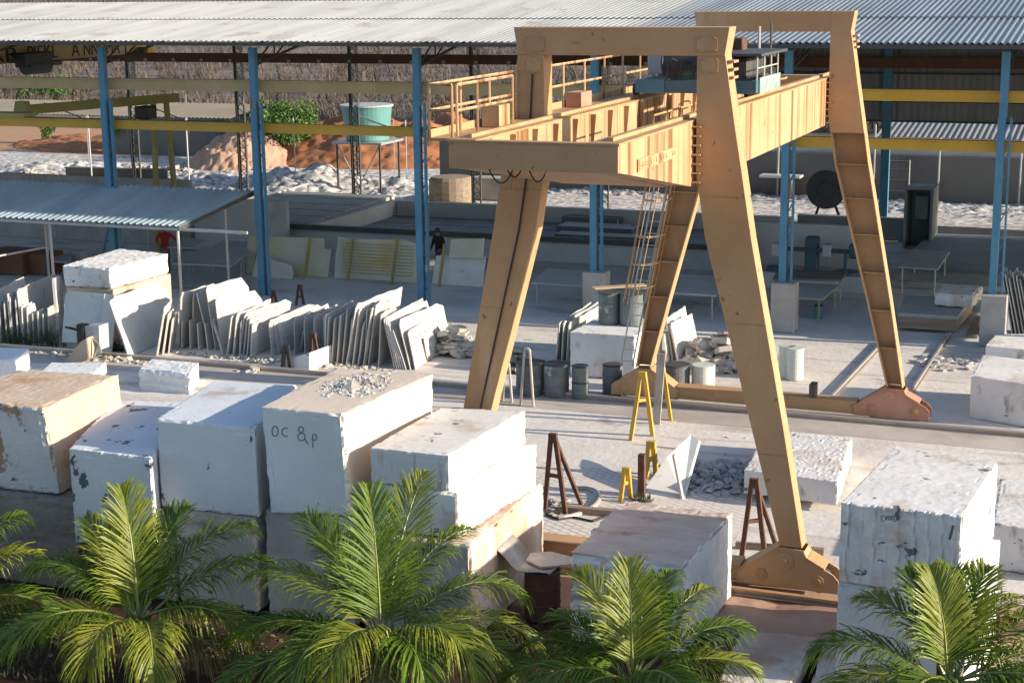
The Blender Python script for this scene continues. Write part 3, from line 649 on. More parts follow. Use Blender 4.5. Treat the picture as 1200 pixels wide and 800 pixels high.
# wheel bases and sills
def base(y,sx,mt,z0=.13):
    """end carriage below a leg; outer end at sx"""
    X=lambda d: XC+sx*d
    pts=[(X(2.20),z0),(X(2.20),.34),(X(2.92),.86),(X(3.36),.84),(X(3.43),.70),(X(3.88),.46),(X(3.97),.36),(X(3.97),z0)]
    e=MB()
    for dy in (-.02,.38): e.ext([(a,y+dy,b) for a,b in pts],(0,.03,0))
    o=e.build('end_carriage',mt,gc)
    
    for (a,b) in (((X(2.12),.30),(X(2.92),.86)),((X(3.36),.80),(X(3.44),.66)),((X(3.43),.70),(X(3.72),.55))):
        p,q=V((a[0],y+.195,a[1])),V((b[0],y+.195,b[1])); MB().hexa(
          [p+V((0,-.23,-.02)),q+V((0,-.23,-.02)),q+V((0,.23,-.02)),p+V((0,.23,-.02))],[p+V((0,-.23,.02)),q+V((0,-.23,.02)),q+V((0,.23,.02)),p+V((0,.23,.02))]).build('top_flange',mt,o)
    for dx in (2.62,3.62):
        w_=MB(); w_.lathe((X(dx),y+.05,.29),[(.03,0),(.2,0),(.2,.25),(.03,.25)],20,(0,1,0)); w_.build('wheel',M['steel_dark'],o)
        h=MB(); h.lathe((X(dx),y-.021,.33),[(.10,0),(.10,.03),(.05,.035),(.05,.05),(.01,.05)],16,(0,-1,0)); h.build('hub',M['crane_rust'],o)
    h=MB(); h.lathe((X(3.02),y-.021,.62),[(.16,0),(.16,.02),(.05,.022),(.05,.05),(.01,.05)],18,(0,-1,0)); h.build('pivot',mt,o)
    return o
base(Y1,1,M['crane']); base(Y1,-1,M['crane']); base(Y2,1,M['salmon']); base(Y2,-1,M['crane'])
for y,m__ in ((Y1,'crane'),(Y2,'crane')):
    s_=MB(); s_.box(XC-2.25,XC+2.25,y+.02,y+.36,.14,.44); s_.box(XC-2.25,XC+2.25,y-.02,y+.40,.442,.465); s_.build('sill_beam',M[m__],gc)
MB().box(XC+1.1,XC+1.25,Y2-.05,Y2+.30,.466,.80).build('cable_bracket',M['steel_dark'],gc)
# walkway with railing on the outer side of the left girder
wx0,wx1=-10.32,-9.80
wk=MB().box(wx0,wx1,22.5,37.2,8.10,8.14).build('walkway',M['crane_rust'],gc)
MB().box(wx0-.02,wx0,22.5,37.2,8.12,8.26).build('toe_board',M['crane'],wk)
def railing(pts,posts,par):
    m_=MB()
    for z in (8.56,8.95): m_.tube([(x,y,z) for x,y in pts],.024,6)
    for x,y in posts: m_.tube([(x,y,8.14),(x,y,8.95)],.022,6)
    m_.build('railing',M['crane_streak'],par)
railing([(-10.30,22.55),(-10.30,37.1)],[(-10.30,22.55+i*1.21) for i in range(13)],wk)
railing([(-10.30,22.55),(-9.92,22.55)],[(-9.92,22.55)],wk)
railing([(-9.86,22.6),(-9.86,24.9)],[(-9.86,22.6),(-9.86,23.4),(-9.86,24.9)],wk)
MB().box(-10.2,-9.9,24.4,24.9,8.15,8.5).build('control_box',M['crane_streak'],wk)
MB().box(-10.25,-9.95,28.6,29.2,8.15,8.42).build('control_box',M['salmon'],wk)
# ladder with cage beside the far left leg
ld=MB()
def ladpt(z,off): return V((XC-interp(OUT,z)-off,Y2+.1,z))
za=[.9,2,3,4,5,6,7]
for off in (.10,.42): ld.tube([ladpt(z,off) for z in za],.02,6)
for k in range(20):
    z=1+k*.3; ld.tube([ladpt(z,.1),ladpt(z,.42)],.012,5)
lo_=ld.build('ladder',M['pale_metal'],gc)
cg=MB()
for ang in range(0,181,36):
    pts=[]
    for z in (2.6,4,5.5,7): 
        p=ladpt(z,.26); pts.append(p+V((-.36*math.cos(R(ang)),-.62*math.sin(R(ang)),0)))
    cg.tube(pts,.012,5)
for z in (3.0,3.6,4.3,5.2,6.1):
    p=ladpt(z,.26); ring=[p+V((-.36*math.cos(R(a_)),-.62*math.sin(R(a_)),0)) for a_ in range(0,181,20)]
    for k in range(len(ring)-1): cg.bar(ring[k],ring[k+1],.012,.05)
cg.build('safety_cage',M['crane_streak'],lo_)
# ------------------------------------------------------------------ trolley on the girders
M['panel']=mat('dirty_pale_teal_panel',(.30,.38,.37),(.20,.25,.25),3,.6)
tr=thing('hoist_trolley','hoist trolley with teal frame and pale roofed cabin on the gantry girders','trolley',(-8.4,30.5,8.23))
fr=MB(); y0,y1=30.5,32.6
for x in (-9.42,-7.15): fr.box(x-.06,x+.06,y0,y1,8.32,8.55)
for y in (y0,y1-.12): fr.box(-9.36,-7.21,y,y+.12,8.30,8.54)
fr.build('frame',mat('teal_trolley_paint',(.05,.12,.15),(.08,.16,.18),2,.5),tr)
MB().box(-9.48,-8.9,y0-.02,y0-.004,8.30,8.56).build('skirt_panel',mat('teal_panel_paint',(.07,.18,.24),None,rough=.5),tr)
MB().box(-7.088,-7.06,y0+.2,y1-.1,8.30,8.60).build('skirt_panel',M['panel'],tr)
for x in (-9.59,-7.35):
    for y in (y0+.4,y1-.4): MB().lathe((x-.05,y,8.34),[(.02,0),(.115,0),(.115,.1),(.02,.1)],14,(1,0,0)).build('wheel',M['steel_dark'],tr)
MB().lathe((-9.1,31.2,8.85),[(.05,0),(.28,0),(.28,.03),(.24,.04),(.24,1.2),(.28,1.21),(.28,1.25),(.05,1.25)],20,(1,0,0)).build('rope_drum',M['steel_dark'],tr)
MB().box(-8.0,-7.6,30.8,31.6,8.56,9.0).build('gearbox',M['steel_dark'],tr,bevel=.05)
MB().lathe((-8.6,31.6,8.8),[(.02,0),(.2,0),(.2,.5),(.14,.52),(.14,.6),(.02,.6)],16,(1,0,0)).build('motor',M['steel_dark'],tr)
MB().box(-8.7,-8.0,31.6,32.0,8.56,9.45).build('switch_cabinet',M['black'],tr,bevel=.02)
MB().box(-9.7,-9.2,32.0,32.5,8.56,9.5).build('switch_cabinet',M['pale_metal'],tr,bevel=.02)
MB().box(-8.95,-8.75,31.0,31.2,8.56,9.1).build('red_box',M['rust'],tr)
cb=MB()
for x in (-8.0,-7.1):
    for y in (30.6,31.2,31.8,32.4): cb.tube([(x,y,8.55),(x,y,9.02)],.018,6)
for x in (-8.0,-7.1):
    cb.tube([(x,30.6,8.78),(x,32.4,8.78)],.014,6)
MB().box(-8.6,-7.7,31.9,32.3,8.57,9.3).build('resistor_bank',M['rust'],tr,bevel=.02)
for k in range(6): MB().tube([(-8.9+.25*k,30.7,8.56),(-8.85+.25*k,30.75,8.95-.05*(k%3)),(-8.7+.25*k,31.2,8.8)],.03,6).build('cable',M['black'],tr)
cb.build('cabin_post',M['pale_metal'],tr)
MB().box(-8.15,-6.95,30.3,32.6,9.02,9.07).build('cabin_roof',M['steel_dark'],tr)
MB().box(-7.7,-7.3,30.8,32.3,8.57,8.95).build('winch',M['steel_dark'],tr,bevel=.06)
MB().tube([(-7.6,32.9,8.3),(-7.6,32.9,9.5)],.03,6).build('cable_mast',M['pale_metal'],tr)
MB().tube([(-7.45,33.3,8.3),(-7.45,33.3,9.55)],.025,6).build('cable_mast',M['steel_dark'],tr)
MB().tube([(-7.5+.25*math.cos(R(a_)),33.9+.5*math.sin(R(a_)),8.4) for a_ in range(0,361,30)],.02,6).build('cable_loop',M['crane_rust'],tr)
# ------------------------------------------------------------------ stone blocks
def lattice_block(bot,top,n,disp,matl,name):
    """bot/top: 4 corners FL FR BR BL (world). disp(a,b,c,axis)->outward metres"""
    bot=[V(p) for p in bot]; top=[V(p) for p in top]; org=sum((p for p in bot),V())/4
    def P(a,b,c):
        def q(k): 
            lo=bot[0].lerp(bot[1],k[0]).lerp(bot[3].lerp(bot[2],k[0]),k[1]); hi=top[0].lerp(top[1],k[0]).lerp(top[3].lerp(top[2],k[0]),k[1])
            return lo.lerp(hi,k[2])
        return q((a,b,c))
    ex=(bot[1]-bot[0]).normalized(); ey=(bot[3]-bot[0]).normalized(); ez=V((0,0,1))
    nx_,ny_,nz_=n; idx={}; vs=[]; fs=[]
    def vid(i,j,k):
        if (i,j,k) in idx: return idx[(i,j,k)]
        a,b,c=i/nx_,j/ny_,k/nz_; p=P(a,b,c)
        da,db,dc=a*2-1,b*2-1,c*2-1
        d=V((0,0,0)); cnt=0
        if abs(da)==1: d+=ex*da; cnt+=1
        if abs(db)==1: d+=ey*db; cnt+=1
        if abs(dc)==1: d+=ez*dc; cnt+=1
        d/=cnt**.5
        p=p+d*disp(a,b,c,p,cnt,(da,db,dc))
        idx[(i,j,k)]=len(vs); vs.append(p); return idx[(i,j,k)]
    for i in range(nx_):
        for j in range(ny_):
            for k in (0,nz_):
                f=(vid(i,j,k),vid(i+1,j,k),vid(i+1,j+1,k),vid(i,j+1,k)); fs.append(f if k else f[::-1])
    for i in range(nx_):
        for k in range(nz_):
            for j in (0,ny_):
                f=(vid(i,j,k),vid(i+1,j,k),vid(i+1,j,k+1),vid(i,j,k+1)); fs.append(f[::-1] if j else f)
    for j in range(ny_):
        for k in range(nz_):
            for i in (0,nx_):
                f=(vid(i,j,k),vid(i,j+1,k),vid(i,j+1,k+1),vid(i,j,k+1)); fs.append(f if i else f[::-1])
    return MB().add(vs,fs).build(name,matl,None,smooth=False)
def block(label,quad,z0,z1,mtl='stone',seed=0,rough=.012,chip=.05,group=None,front=None,taper=.0,res=.05,botquad=None,name='stone_block',cat='stone block',frontmat=None,topmat=None):
    quad=[V((p[0],p[1],0)) for p in quad]; quad[1].y=min(quad[1].y,quad[0].y+.0); quad[0].y=max(quad[0].y,quad[1].y)
    q=[V((p[0],p[1],0)) for p in quad]; bq=[V((p[0],p[1],0)) for p in (botquad or quad)]
    c=sum(q,V())/4
    top=[V((p.x,p.y,z1)) for p in q]; bot=[V((p.x,p.y,z0)) for p in bq]
    W=(q[1]-q[0]).length; D=(q[3]-q[0]).length; H=z1-z0
    n=tuple(max(5,min(64,int(s/res))) for s in (W,D,H))
    sv=V((seed*13.7,seed*5.1,seed*3.3))
    def disp(a,b_,cc,p,cnt,dd):
        e=rough*.45*fb(p*.8+sv)+rough*.35*fb(p*9+sv)
        edge=sorted((min(a,1-a)*W,min(b_,1-b_)*D,min(cc,1-cc)*H))
        if cnt>=2: e-=chip*(.18+.8*abs(fb(p*5.1+sv)))+max(0,chip*2.6*fb(p*2.1-sv)-.03)
        elif edge[1]<.13: e-=chip*.35*max(0,fb(p*3+sv))
        if front: e+=front(a,b_,cc,p,dd)
        return e
    o=lattice_block(bot,top,n,disp,M[mtl],name)
    if frontmat:
        o.data.materials.append(M[frontmat])
        for p in o.data.polygons:
            if p.normal.y<-.6: p.material_index=1
    if topmat:
        o.data.materials.append(M[topmat]); k_=len(o.data.materials)-1
        for p in o.data.polygons:
            if p.normal.z>.7: p.material_index=k_
    return tag(o,label,cat,group)
def pq(z,*uv): return [at(u,v,z) for u,v in uv]
def rect(x0,x1,y0,y1): return [(x0,y0),(x1,y0),(x1,y1),(x0,y1)]
def drill(a,b,c,p,dd):
    if dd[1]==-1:
        s=a*9+.30*fb(p*1.5); f=s-math.floor(s); k=math.floor(s)
        on=noise.noise(V((k*3.17,c*1.7,.5)))
        return -.042*math.exp(-((f-.5-.2*noise.noise(V((k*1.7,0,2))))/.075)**2)*max(0,min(1,.75+1.8*on))+.014*fb(p*3)+.005*fb(p*11)
    return .004*fb(p*6)
def ridge(a,b,c,p,dd):
    if dd[1]==-1 or dd[0]==-1:
        s=p.z*13+1.2*fb(p*1.5); return .028*math.sin(s*1.9)+.02*fb(V((p.x*2,p.y*2,p.z*14)))
    if dd[2]==1: return .014*fb(V((p.x*2.5,p.y*9,p.z)))*1.6
    return .0
G1='quarried blocks piled two high behind the palms'
Bk={}
zt=3.3; q=pq(zt,(-70,466),(57,476),(140,438),(20,433))
Bk['a']=block('cream and pink quarry block at the left edge with a broken brown corner',q,1.68,zt,'stone_warm',1,.02,.09,G1,frontmat='stone_patch',botquad=[(p.x+(.10 if i in(1,2) else 0),p.y) for i,p in enumerate(q)])  # sunlit coral put into side and top colour; brown front patches are stains
Bk['a2']=block('rough dark brown block lying under the cream block at the left edge',rect(-20.4,-17.05,22.15,25.0),0,1.66,'stone_brown',2,.04,.10,G1)
zt=2.72; q=pq(zt,(80,525),(184,533),(222,470),(135,468))
Bk['b']=block('lower grey white block with black patches between the cream block and the bluish one',q,1.02,zt,'stone_spotted',3,.012,.05,G1)
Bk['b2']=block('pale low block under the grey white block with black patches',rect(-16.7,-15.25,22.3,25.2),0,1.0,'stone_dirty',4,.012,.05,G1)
zt=3.3; q=pq(zt,(183,490),(304,499),(348,450),(250,446))
Bk['c']=block('smooth bluish white block with a half shaded flat top',q,1.74,zt,'stone_cool',5,.006,.035,G1)
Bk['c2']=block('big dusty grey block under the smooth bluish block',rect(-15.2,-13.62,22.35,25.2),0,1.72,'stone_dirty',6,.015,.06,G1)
zt=3.7; q=pq(zt,(305,476),(409,481),(508,438),(395,430))
Bk['d']=block('tallest white block with handwritten marks and stone chips on its top',q,1.88,zt,'stone_sunlit',7,.006,.05,G1,frontmat='stone_cool',botquad=[(p.x+(.10 if i in(0,3) else -.05),p.y) for i,p in enumerate(q)])  # warm sunlit colour on sides and top, cooler shade colour on the front
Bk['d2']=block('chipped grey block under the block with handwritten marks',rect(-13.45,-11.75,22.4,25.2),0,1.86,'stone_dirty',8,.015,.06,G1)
zt=3.12; q=pq(zt,(433,524),(528,532),(616,481),(516,477))
Bk['e']=block('flat topped white slab block resting on the wider white block',q,2.52,zt,'stone',9,.008,.03,G1,frontmat='stone_streak')
qq=[(q[0].x-.02,q[0].y+.02),(q[1].x+.14,q[1].y-.05),(q[2].x+.16,q[2].y+.1),(q[3].x-.02,q[3].y+.1)]
Bk['f']=block('wide white block with a rough brown upper edge below the flat slab block',qq,1.72,2.50,'stone',10,.01,.05,G1)
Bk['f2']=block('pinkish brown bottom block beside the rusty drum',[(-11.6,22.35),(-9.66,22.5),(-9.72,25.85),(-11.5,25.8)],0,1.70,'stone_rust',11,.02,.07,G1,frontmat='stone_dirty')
q=pq(1.52,(668,646),(801,664),(860,600),(735,583))
Bk['g']=block('rough split white block with ridged sides standing beside the crane foot',[(q[0].x,q[0].y),(q[1].x,q[1].y),(q[2].x,25.85),(q[3].x,25.9)],-.02,1.52,'stone_ridge',12,.03,.06,None,front=ridge,res=.05,topmat='stone_top')
q=pq(3.0,(985,588),(1129,604),(1170,541),(1050,521))
Bk['h']=block('large white block with vertical drill grooves on top of the right pile',q,1.75,3.0,'stone',13,.006,.05,'two blocks stacked at the right',front=drill,res=.032)
Bk['h2']=block('pale bottom block under the block with drill grooves',[(q[0].x-.02,q[0].y+.05),(q[1].x+.1,q[1].y),(q[2].x+.10,q[2].y),(q[3].x-.05,q[3].y)],-1.0,1.73,'stone_cool',14,.02,.07,'two blocks stacked at the right')
q=pq(.75,(1163,605),(1300,625),(1290,560),(1172,553))
Bk['i']=block('wide flat pale block on a timber bearer at the right edge',q,.02+ZL,.62,'stone',15,.015,.05)
# yard blocks
q=pq(.42,(872,549),(982,563),(999,513),(900,500))
block('low white slab block with a pitted top behind the near crane leg',q,-.12,.40,'stone',16,.015,.04,front=lambda a,b,c,p,dd:(.011*fb(p*15) if dd[2]==1 else 0),res=.05)
q=pq(1.05,(1138,440),(1215,452),(1225,424),(1152,415))
block('creamy white cube block standing at the far right by the kerb',[(q[0].x,q[0].y),(q[1].x,q[1].y),(q[2].x,q[2].y),(q[3].x,q[3].y)],0,1.05,'stone',17,.005,.03)
q=pq(.45,(1148,418),(1240,428),(1240,402),(1160,404))
block('flat pale stone lying behind the creamy cube block',[(p.x,p.y+1.6) for p in q],0,.42,'stone',18,.008,.03)
q=pq(.46,(162,432),(222,438),(233,424),(178,420))
block('small layered white block on the yard behind the bluish block',q,ZL+.0,.46,'stone_ridge',19,.03,.05,front=ridge)
q=pq(.7,(-30,418),(32,418),(34,408),(-30,406)); 
block('small pale block at the left edge behind the cream block',q,ZL,.7,'stone_cool',20,.02,.04)
q=pq(.35,(45,437),(120,437),(125,424),(60,424)); block('low flat grey block behind the cream block',q,ZL,.35,'stone_cool',21,.02,.04)
# block on the slab pile (left)
q=pq(2.25,(73,311),(131,314),(197,297),(140,291))
block('thick white block with a gravelly top crowning the slab pile on the left',q,1.62,2.25,'stone',22,.02,.05,front=lambda a,b,c,p,dd:(.016*fb(p*6) if dd[2]==1 else 0),res=.06)
block('cream block in the middle of the slab pile under the thick white block',[(p.x+.02,p.y+.05) for p in q],0,1.60,'stone_warm',23,.02,.05)
q=pq(1.1,(690,398),(748,398),(760,376),(700,374))
block('cracked white block carrying two drums behind the far left crane leg',[(at(668,440,.0).x,at(668,440).y),(at(745,445).x,at(745,445).y),(at(745,445).x+.1,at(745,445).y+2.2),(at(668,440).x+.1,at(668,440).y+2.2)],0,1.22,'stone',24,.008,.03)
q=pq(.95,(1095,345),(1140,348),(1152,337),(1105,334)); block('rough white lump of stone lying on the low slab pallet',q,.60,1.0,'stone',25,.05,.08)
# ------------------------------------------------------------------ standing slabs
def slab(label,FB,FT,BT,zb=0,th=.035,mtl='slab',group=None,seed=0,dx=0,name='stone_slab',rag=.03,cat='stone slab'):
    """thin slab: front-bottom, front-top, back-top given as pixels of its real corners"""
    fb_=at(FB[0],FB[1],zb); ft=onY(FT[0],FT[1],fb_.y); bt=at(BT[0],BT[1],ft.z)
    for p in (fb_,ft,bt): p.x+=dx
    ev=ft-fb_; eh=bt-ft
    if eh.length>3: eh=eh.normalized()*3
    rr=random.Random(seed*7+3)
    n=7; pts=[fb_,fb_+ev*.35+eh*rr.uniform(0,.01),fb_+ev*.7,fb_+ev*(1-rr.uniform(.02,.12))]
    cut=rr.choice((0,0,.12,.2))
    for i in range(n+1):
        t_=i/n; h=1+rr.uniform(-rag,rag*.3)*(1 if 0<i<n else 0)
        if i==0: t_=.04
        if i==n: h-=cut
        pts.append(fb_+ev*h+eh*min(t_,.995))
    if cut: pts.insert(-1,fb_+ev*(1+.0)+eh*.88) if False else None
    pts.append(fb_+ev*.55+eh*(1+rr.uniform(-.03,.03))); pts.append(fb_+ev*.02+eh*.99); 
    nrm=ev.cross(eh).normalized()
    o=MB().ext(pts,nrm*th).build(name,M[mtl],None,bevel=.004)
    return tag(o,label,cat,group)
ORD=['first','second','third','fourth','fifth','sixth','seventh','eighth','ninth','tenth','eleventh','twelfth']
def pack(desc,group,A,B,n,mtl='slab',seed=0,var=.1):
    """n slabs stepping from corner set A to corner set B (each FB,FT,BT)"""
    rr=random.Random(seed)
    for i in range(n):
        t_=i/max(1,n-1)
        c=[(lerp(a[0],b[0],t_),lerp(a[1],b[1],t_)) for a,b in zip(A,B)]
        k=1-rr.uniform(0,var); ft=(c[0][0]+(c[1][0]-c[0][0])*k,c[0][1]+(c[1][1]-c[0][1])*k)
        k2=1-rr.uniform(0,var); bt=(ft[0]+(c[2][0]-c[1][0])*k2,ft[1]+(c[2][1]-c[1][1])*k2)
        slab(f'{ORD[i]} slab from the left in {desc}',c[0],ft,bt,mtl=mtl,group=group,seed=seed+i*3)
GA='slabs leaning in the long row in front of the shed'
# right pack (lean to the left, sunlit faces)
slab('white slab with a row of dashes, last at the right of the leaning row',(487,433),(478,388),(527,359),seed=1,group=GA,th=.04)
slab('tall white slab just left of the slab with a row of dashes',(481,433),(467,375),(519,351),seed=2,group=GA)
pack('the pack of slabs left of the slab with dashes',GA,((463,432),(449,370),(505,341)),((476,433),(459,382),(512,356)),6,seed=30,var=.08)
# pack of upright slabs in the middle of the row
pack('the upright pack under the blue column',GA,((383,426),(386,362),(422,343)),((426,429),(436,358),(478,339)),8,seed=50,var=.28)
slab('sunlit slab at the right side of the upright pack',(432,428),(441,357),(458,346),seed=70,group=GA)
slab('leaning slab with a bright top edge in the upright pack',(406,428),(418,356),(472,336),seed=72,group=GA)
slab('broad white slab at the left side of the upright pack',(382,426),(382,368),(414,352),seed=73,group=GA)
# middle-left packs
pack('the dull pack between the two rusty stands',GA,((319,417),(315,374),(374,349)),((338,412),(331,375),(388,352)),4,seed=80,var=.12)
pack('the short pack behind the black stand',GA,((345,412),(352,378),(392,356)),((372,414),(374,376),(396,360)),5,seed=95,var=.25)
pack('the pack left of the small rusty stand',GA,((281,416),(288,361),(346,341)),((294,418),(296,376),(330,362)),4,seed=110,var=.12)
slab('tall grey white slab leaning left with a cream lit top',(253,410),(241,335),(289,321),seed=120,group=GA)
slab('white slab with a torn top corner in front of the tall cream topped slab',(260,415),(252,349),(306,338),seed=121,group=GA)
slab('lower white slab leaning in front of the torn topped slab',(262,416),(249,374),(288,358),seed=122,group=GA,th=.05)
slab('narrow slab propped at a slant left of the tall cream topped slab',(247,409),(231,344),(238,338),seed=123,group=GA)
slab('upright grey slab right of the big tilted slab on the left',(210,408),(212,343),(257,329),seed=124,group=GA)
slab('upright grey slab beside the propped slanting slab',(226,406),(227,344),(250,334),seed=125,group=GA)
pack('the narrow pieces right of the big tilted slab',GA,((184,417),(194,357),(204,346)),((198,414),(203,372),(210,362)),3,seed=130,var=.1)
slab('big tilted white slab leaning on the left pile with a sunlit top band',(156,416),(131,348),(204,322),seed=140,group=GA,th=.06,rag=.04)
slab('second tilted slab just behind the big tilted slab on the left pile',(151,418),(128,352),(196,326),seed=141,group=GA,th=.05)
def faceslab(label,pts,y,th=.05,mtl='slab',group=None,lean=.25):
    P=[onY(u,v,y) for u,v in pts]; z0=min(p.z for p in P)
    P=[V((p.x,y+lean*(p.z-z0),p.z)) for p in P]
    n=(P[1]-P[0]).cross(P[2]-P[1]).normalized()
    if n.y<0: n=-n
    return tag(MB().ext(P,n*th).build('stone_slab',M[mtl],None,bevel=.004),label,'stone slab',group)
ysl=at(100,412).y
faceslab('white slab facing the camera against the pile under the thick block',[(72,401),(68,347),(72,344),(114,347),(113,402)],ysl+.1,group=GA)
faceslab('greyer slab facing the camera right of the white facing slab',[(110,412),(113,348),(128,349),(130,415)],ysl-.05,group=GA)
GL='slabs leaning at the far left'
slab('long bluish slab leaning at the far left in the weeds',(27,402),(20,339),(72,317),seed=150,group=GL)
slab('slab with a bright top edge left of the long bluish slab',(14,402),(9,344),(28,336),seed=151,group=GL)
pack('the upright pieces left of the white facing slab',GL,((28,402),(25,356),(40,350)),((58,402),(56,356),(64,352)),6,seed=160,var=.35)
slab('rounded upright slab touching the crowned pile on the left',(70,398),(64,326),(72,321),seed=170,group=GL,th=.09)
slab('bright slab top at the left frame edge',(0,398),(-14,344),(28,324),seed=171,group=GL)
pack('the grey pack beside the tall cream topped slab',GA,((266,417),(272,366),(318,346)),((281,417),(283,370),(322,352)),3,seed=300,var=.15)
pack('the low pack in front of the propped slanting slab',GA,((213,409),(214,372),(226,366)),((244,410),(240,376),(252,370)),4,seed=310,var=.2)
pack('the dense pack just right of the two rusty stands',GA,((346,415),(345,371),(392,352)),((381,424),(380,366),(408,353)),4,seed=320,var=.14)
pack('the back line of the upright pack',GA,((396,424),(398,360),(440,341)),((444,430),(447,364),(470,350)),4,seed=330,var=.18)
pack('the far left pack behind the weeds',GL,((2,402),(-2,350),(26,332)),((22,402),(18,346),(46,328)),4,seed=340,var=.15)
# back row: big slabs with yellow clamps
GY='big slabs standing against the basin front'
yb=51.0
def bigslab(label,uv,mtl,ribs=(),lines=False,th=.06):
    P=[onY(u,v,yb) for u,v in uv]; z0=min(p.z for p in P)
    P=[V((p.x,yb+.16*(p.z-z0),max(p.z,.02))) for p in P]
    o=tag(MB().ext(P,(0,th,0)).build('stone_slab',M[mtl],None,bevel=.006),label,'stone slab',GY)
    if lines:
        m_=MB(); x0=min(p.x for p in P)+.25; x1=max(p.x for p in P)-.15; zz=max(p.z for p in P)
        z=.25
        while z<zz-.15: m_.bar((x0,yb+.16*z-.008,z),(x1,yb+.16*z-.008,z),.012,.025); z+=.115
        m_.build('groove_line',M['tan'],o)
    return o
def clamp(label,u,v0,v1):
    a=onY(u,v0,yb-.12); b_=onY(u+3,v1,yb-.12); h=a.z
    return tag(MB().bar((a.x,yb-.30,.0),(a.x+.05,yb+.16*h-.09,h),.13,.07,(1,0,0)).build('slab_prop',M['olive'],None),label,'prop','yellow slab props')
bigslab('cream slab with a yellow stain behind the blue column on the left',[(290,336),(287,278),(374,281),(376,293),(384,294),(384,338)],'slab_yellow')
bigslab('cream grooved slab between two yellow props',[(397,342),(391,281),(470,283),(486,288),(488,344)],'slab_yellow',lines=True)
bigslab('narrow white slab with a stepped left edge beside the grooved slab',[(392,342),(390,300),(392,279),(402,281),(404,342)],'slab')
bigslab('white polished slab with rough top beside the dark clothed worker',[(506,345),(508,301),(530,300),(548,302),(566,301),(566,349)],'slab')
bigslab('pale slab with a rough top edge behind the white polished slab',[(526,302),(527,281),(566,280),(566,303)],'slab_yellow')
faceslab('white broken slab leaning in front of the left blue column',[(292,337),(296,300),(338,312),(341,322),(338,340)],50.4,group=GY)
clamp('yellow prop at the left of the stained cream slab',299,271,336); clamp('yellow prop in front of the stained cream slab',358,279,338)
clamp('yellow prop at the left of the grooved slab',408,279,342); clamp('yellow prop at the right of the grooved slab',460,279,344); clamp('yellow prop in front of the dark clothed worker',516,287,346)
# slabs inside the right half
slab('thin slab leaning on the left side of the cracked block, outermost',(651,432),(656,378),(696,352),seed=200,group='slabs around the cracked block')
slab('second thin slab leaning on the left side of the cracked block',(658,432),(661,377),(702,353),seed=201,group='slabs around the cracked block')
slab('third thin slab leaning on the left side of the cracked block',(664,432),(667,378),(708,354),seed=202,group='slabs around the cracked block')
GR='white slabs behind the yellow stands'
slab('tallest white slab leaning beside the rubble heap',(797,430),(786,378),(811,367),seed=203,group=GR,th=.06)
slab('white slab behind the tallest one beside the rubble heap',(790,428),(781,372),(803,358),seed=204,group=GR,th=.06)
slab('hidden low white slab between the far crane leg and the tallest slab',(783,430),(778,392),(796,380),seed=205,group=GR)
for i in range(9):
    slab(f'{ORD[i]} strip from the left in the rack of thin slabs at the right edge',(1187+i*4.5,394+i*.5),(1174+i*4.3,318+(i*37%11)),(1180+i*4.3,312+(i*37%11)),group='thin slabs racked at the right edge',seed=210+i,th=.03,mtl='slab')
# slab standing in the yard beside the debris
slab('white slab standing on edge beside the debris field in the yard',(800,585),(790,533),(792,531),zb=ZL,seed=230,th=.05)
p=[at(752,583,ZL),at(800,584,ZL)]
tag(MB().ext([V((p[0].x,p[0].y,ZL)),V((p[1].x+.05,p[1].y+.0,ZL)),V((p[1].x-.12,p[1].y+1.9,ZL+.72)),V((p[1].x-.35,p[1].y+2.1,ZL+.78)),V((p[0].x+.25,p[0].y+1.2,ZL+.55))],(-.05,0,.03)).build('stone_slab',M['slab'],None),'bright white broken slab tilted beside the yellow stands','stone slab')
# ------------------------------------------------------------------ drums, buckets
def drum(label,u,v,wpx,hz=.88,zb=0,mtl='drum',group=None,lid=True,r=None,loc=None,name='steel_drum',cat='drum',open_=False):
    p=V(loc) if loc else at(u,v,zb)
    r=r or wpx/ (FPX/((p-CP).dot(cF)))/2
    o=thing(name,label,cat,(p.x,p.y,zb),group)
    c=(p.x,p.y,zb)
    prof=[(r*.96,0),(r,.02),(r,hz*.31),(r*1.035,hz*.33),(r,hz*.35),(r,hz*.64),(r*1.035,hz*.66),(r,hz*.68),(r,hz-.02)]
    if open_: prof+=[(r*1.03,hz),(r*.93,hz),(r*.92,hz*.55),(.02,hz*.55)]
    else: prof+=[(r*.98,hz-.03)]
    MB().lathe(c,prof,28).build('shell',M[mtl],o,smooth=False)
    if not open_: MB().lathe((c[0],c[1],zb+hz-.029),[(r*.975,0),(r*.975,.012),(.02,.014)],28).build('lid',M['drum' if mtl!='drum_rust' else 'drum_rust'],o)
    MB().lathe((c[0],c[1],zb+hz-.03),[(r*.99,0),(r*1.03,.01),(r*1.03,.035),(r*.985,.04)],28).build('rim',M['steel_dark' if mtl!='bucket' else 'bucket'],o)
    return o
GD='drums around the cracked block'
drum('dark grey drum closest to the near left crane leg',622,461,34,.85,group=GD)
drum('grey blue drum between the dark drum and the paint stained one',652,463,30,.85,group=GD,open_=True)
drum('small rust rimmed pail drum left of the cracked block corner',680,466,20,.42,group=GD)
drum('upper small pail stacked on the rust rimmed pail',0,0,0,.42,zb=.43,r=.21,loc=(at(680,466).x,at(680,466).y,0),group=GD,open_=True)
drum('short drum holding a pale sack beside the far crane foot',718,462,24,.80,group=GD,open_=True)
c=at(727,452,0)
bx=at(716,402,1.2)
drum('dark upright drum on the cracked block, left one of two',0,0,0,.86,zb=1.235,r=.30,loc=(at(714,378,1.235).x,at(714,378,1.235).y,0),group=GD)
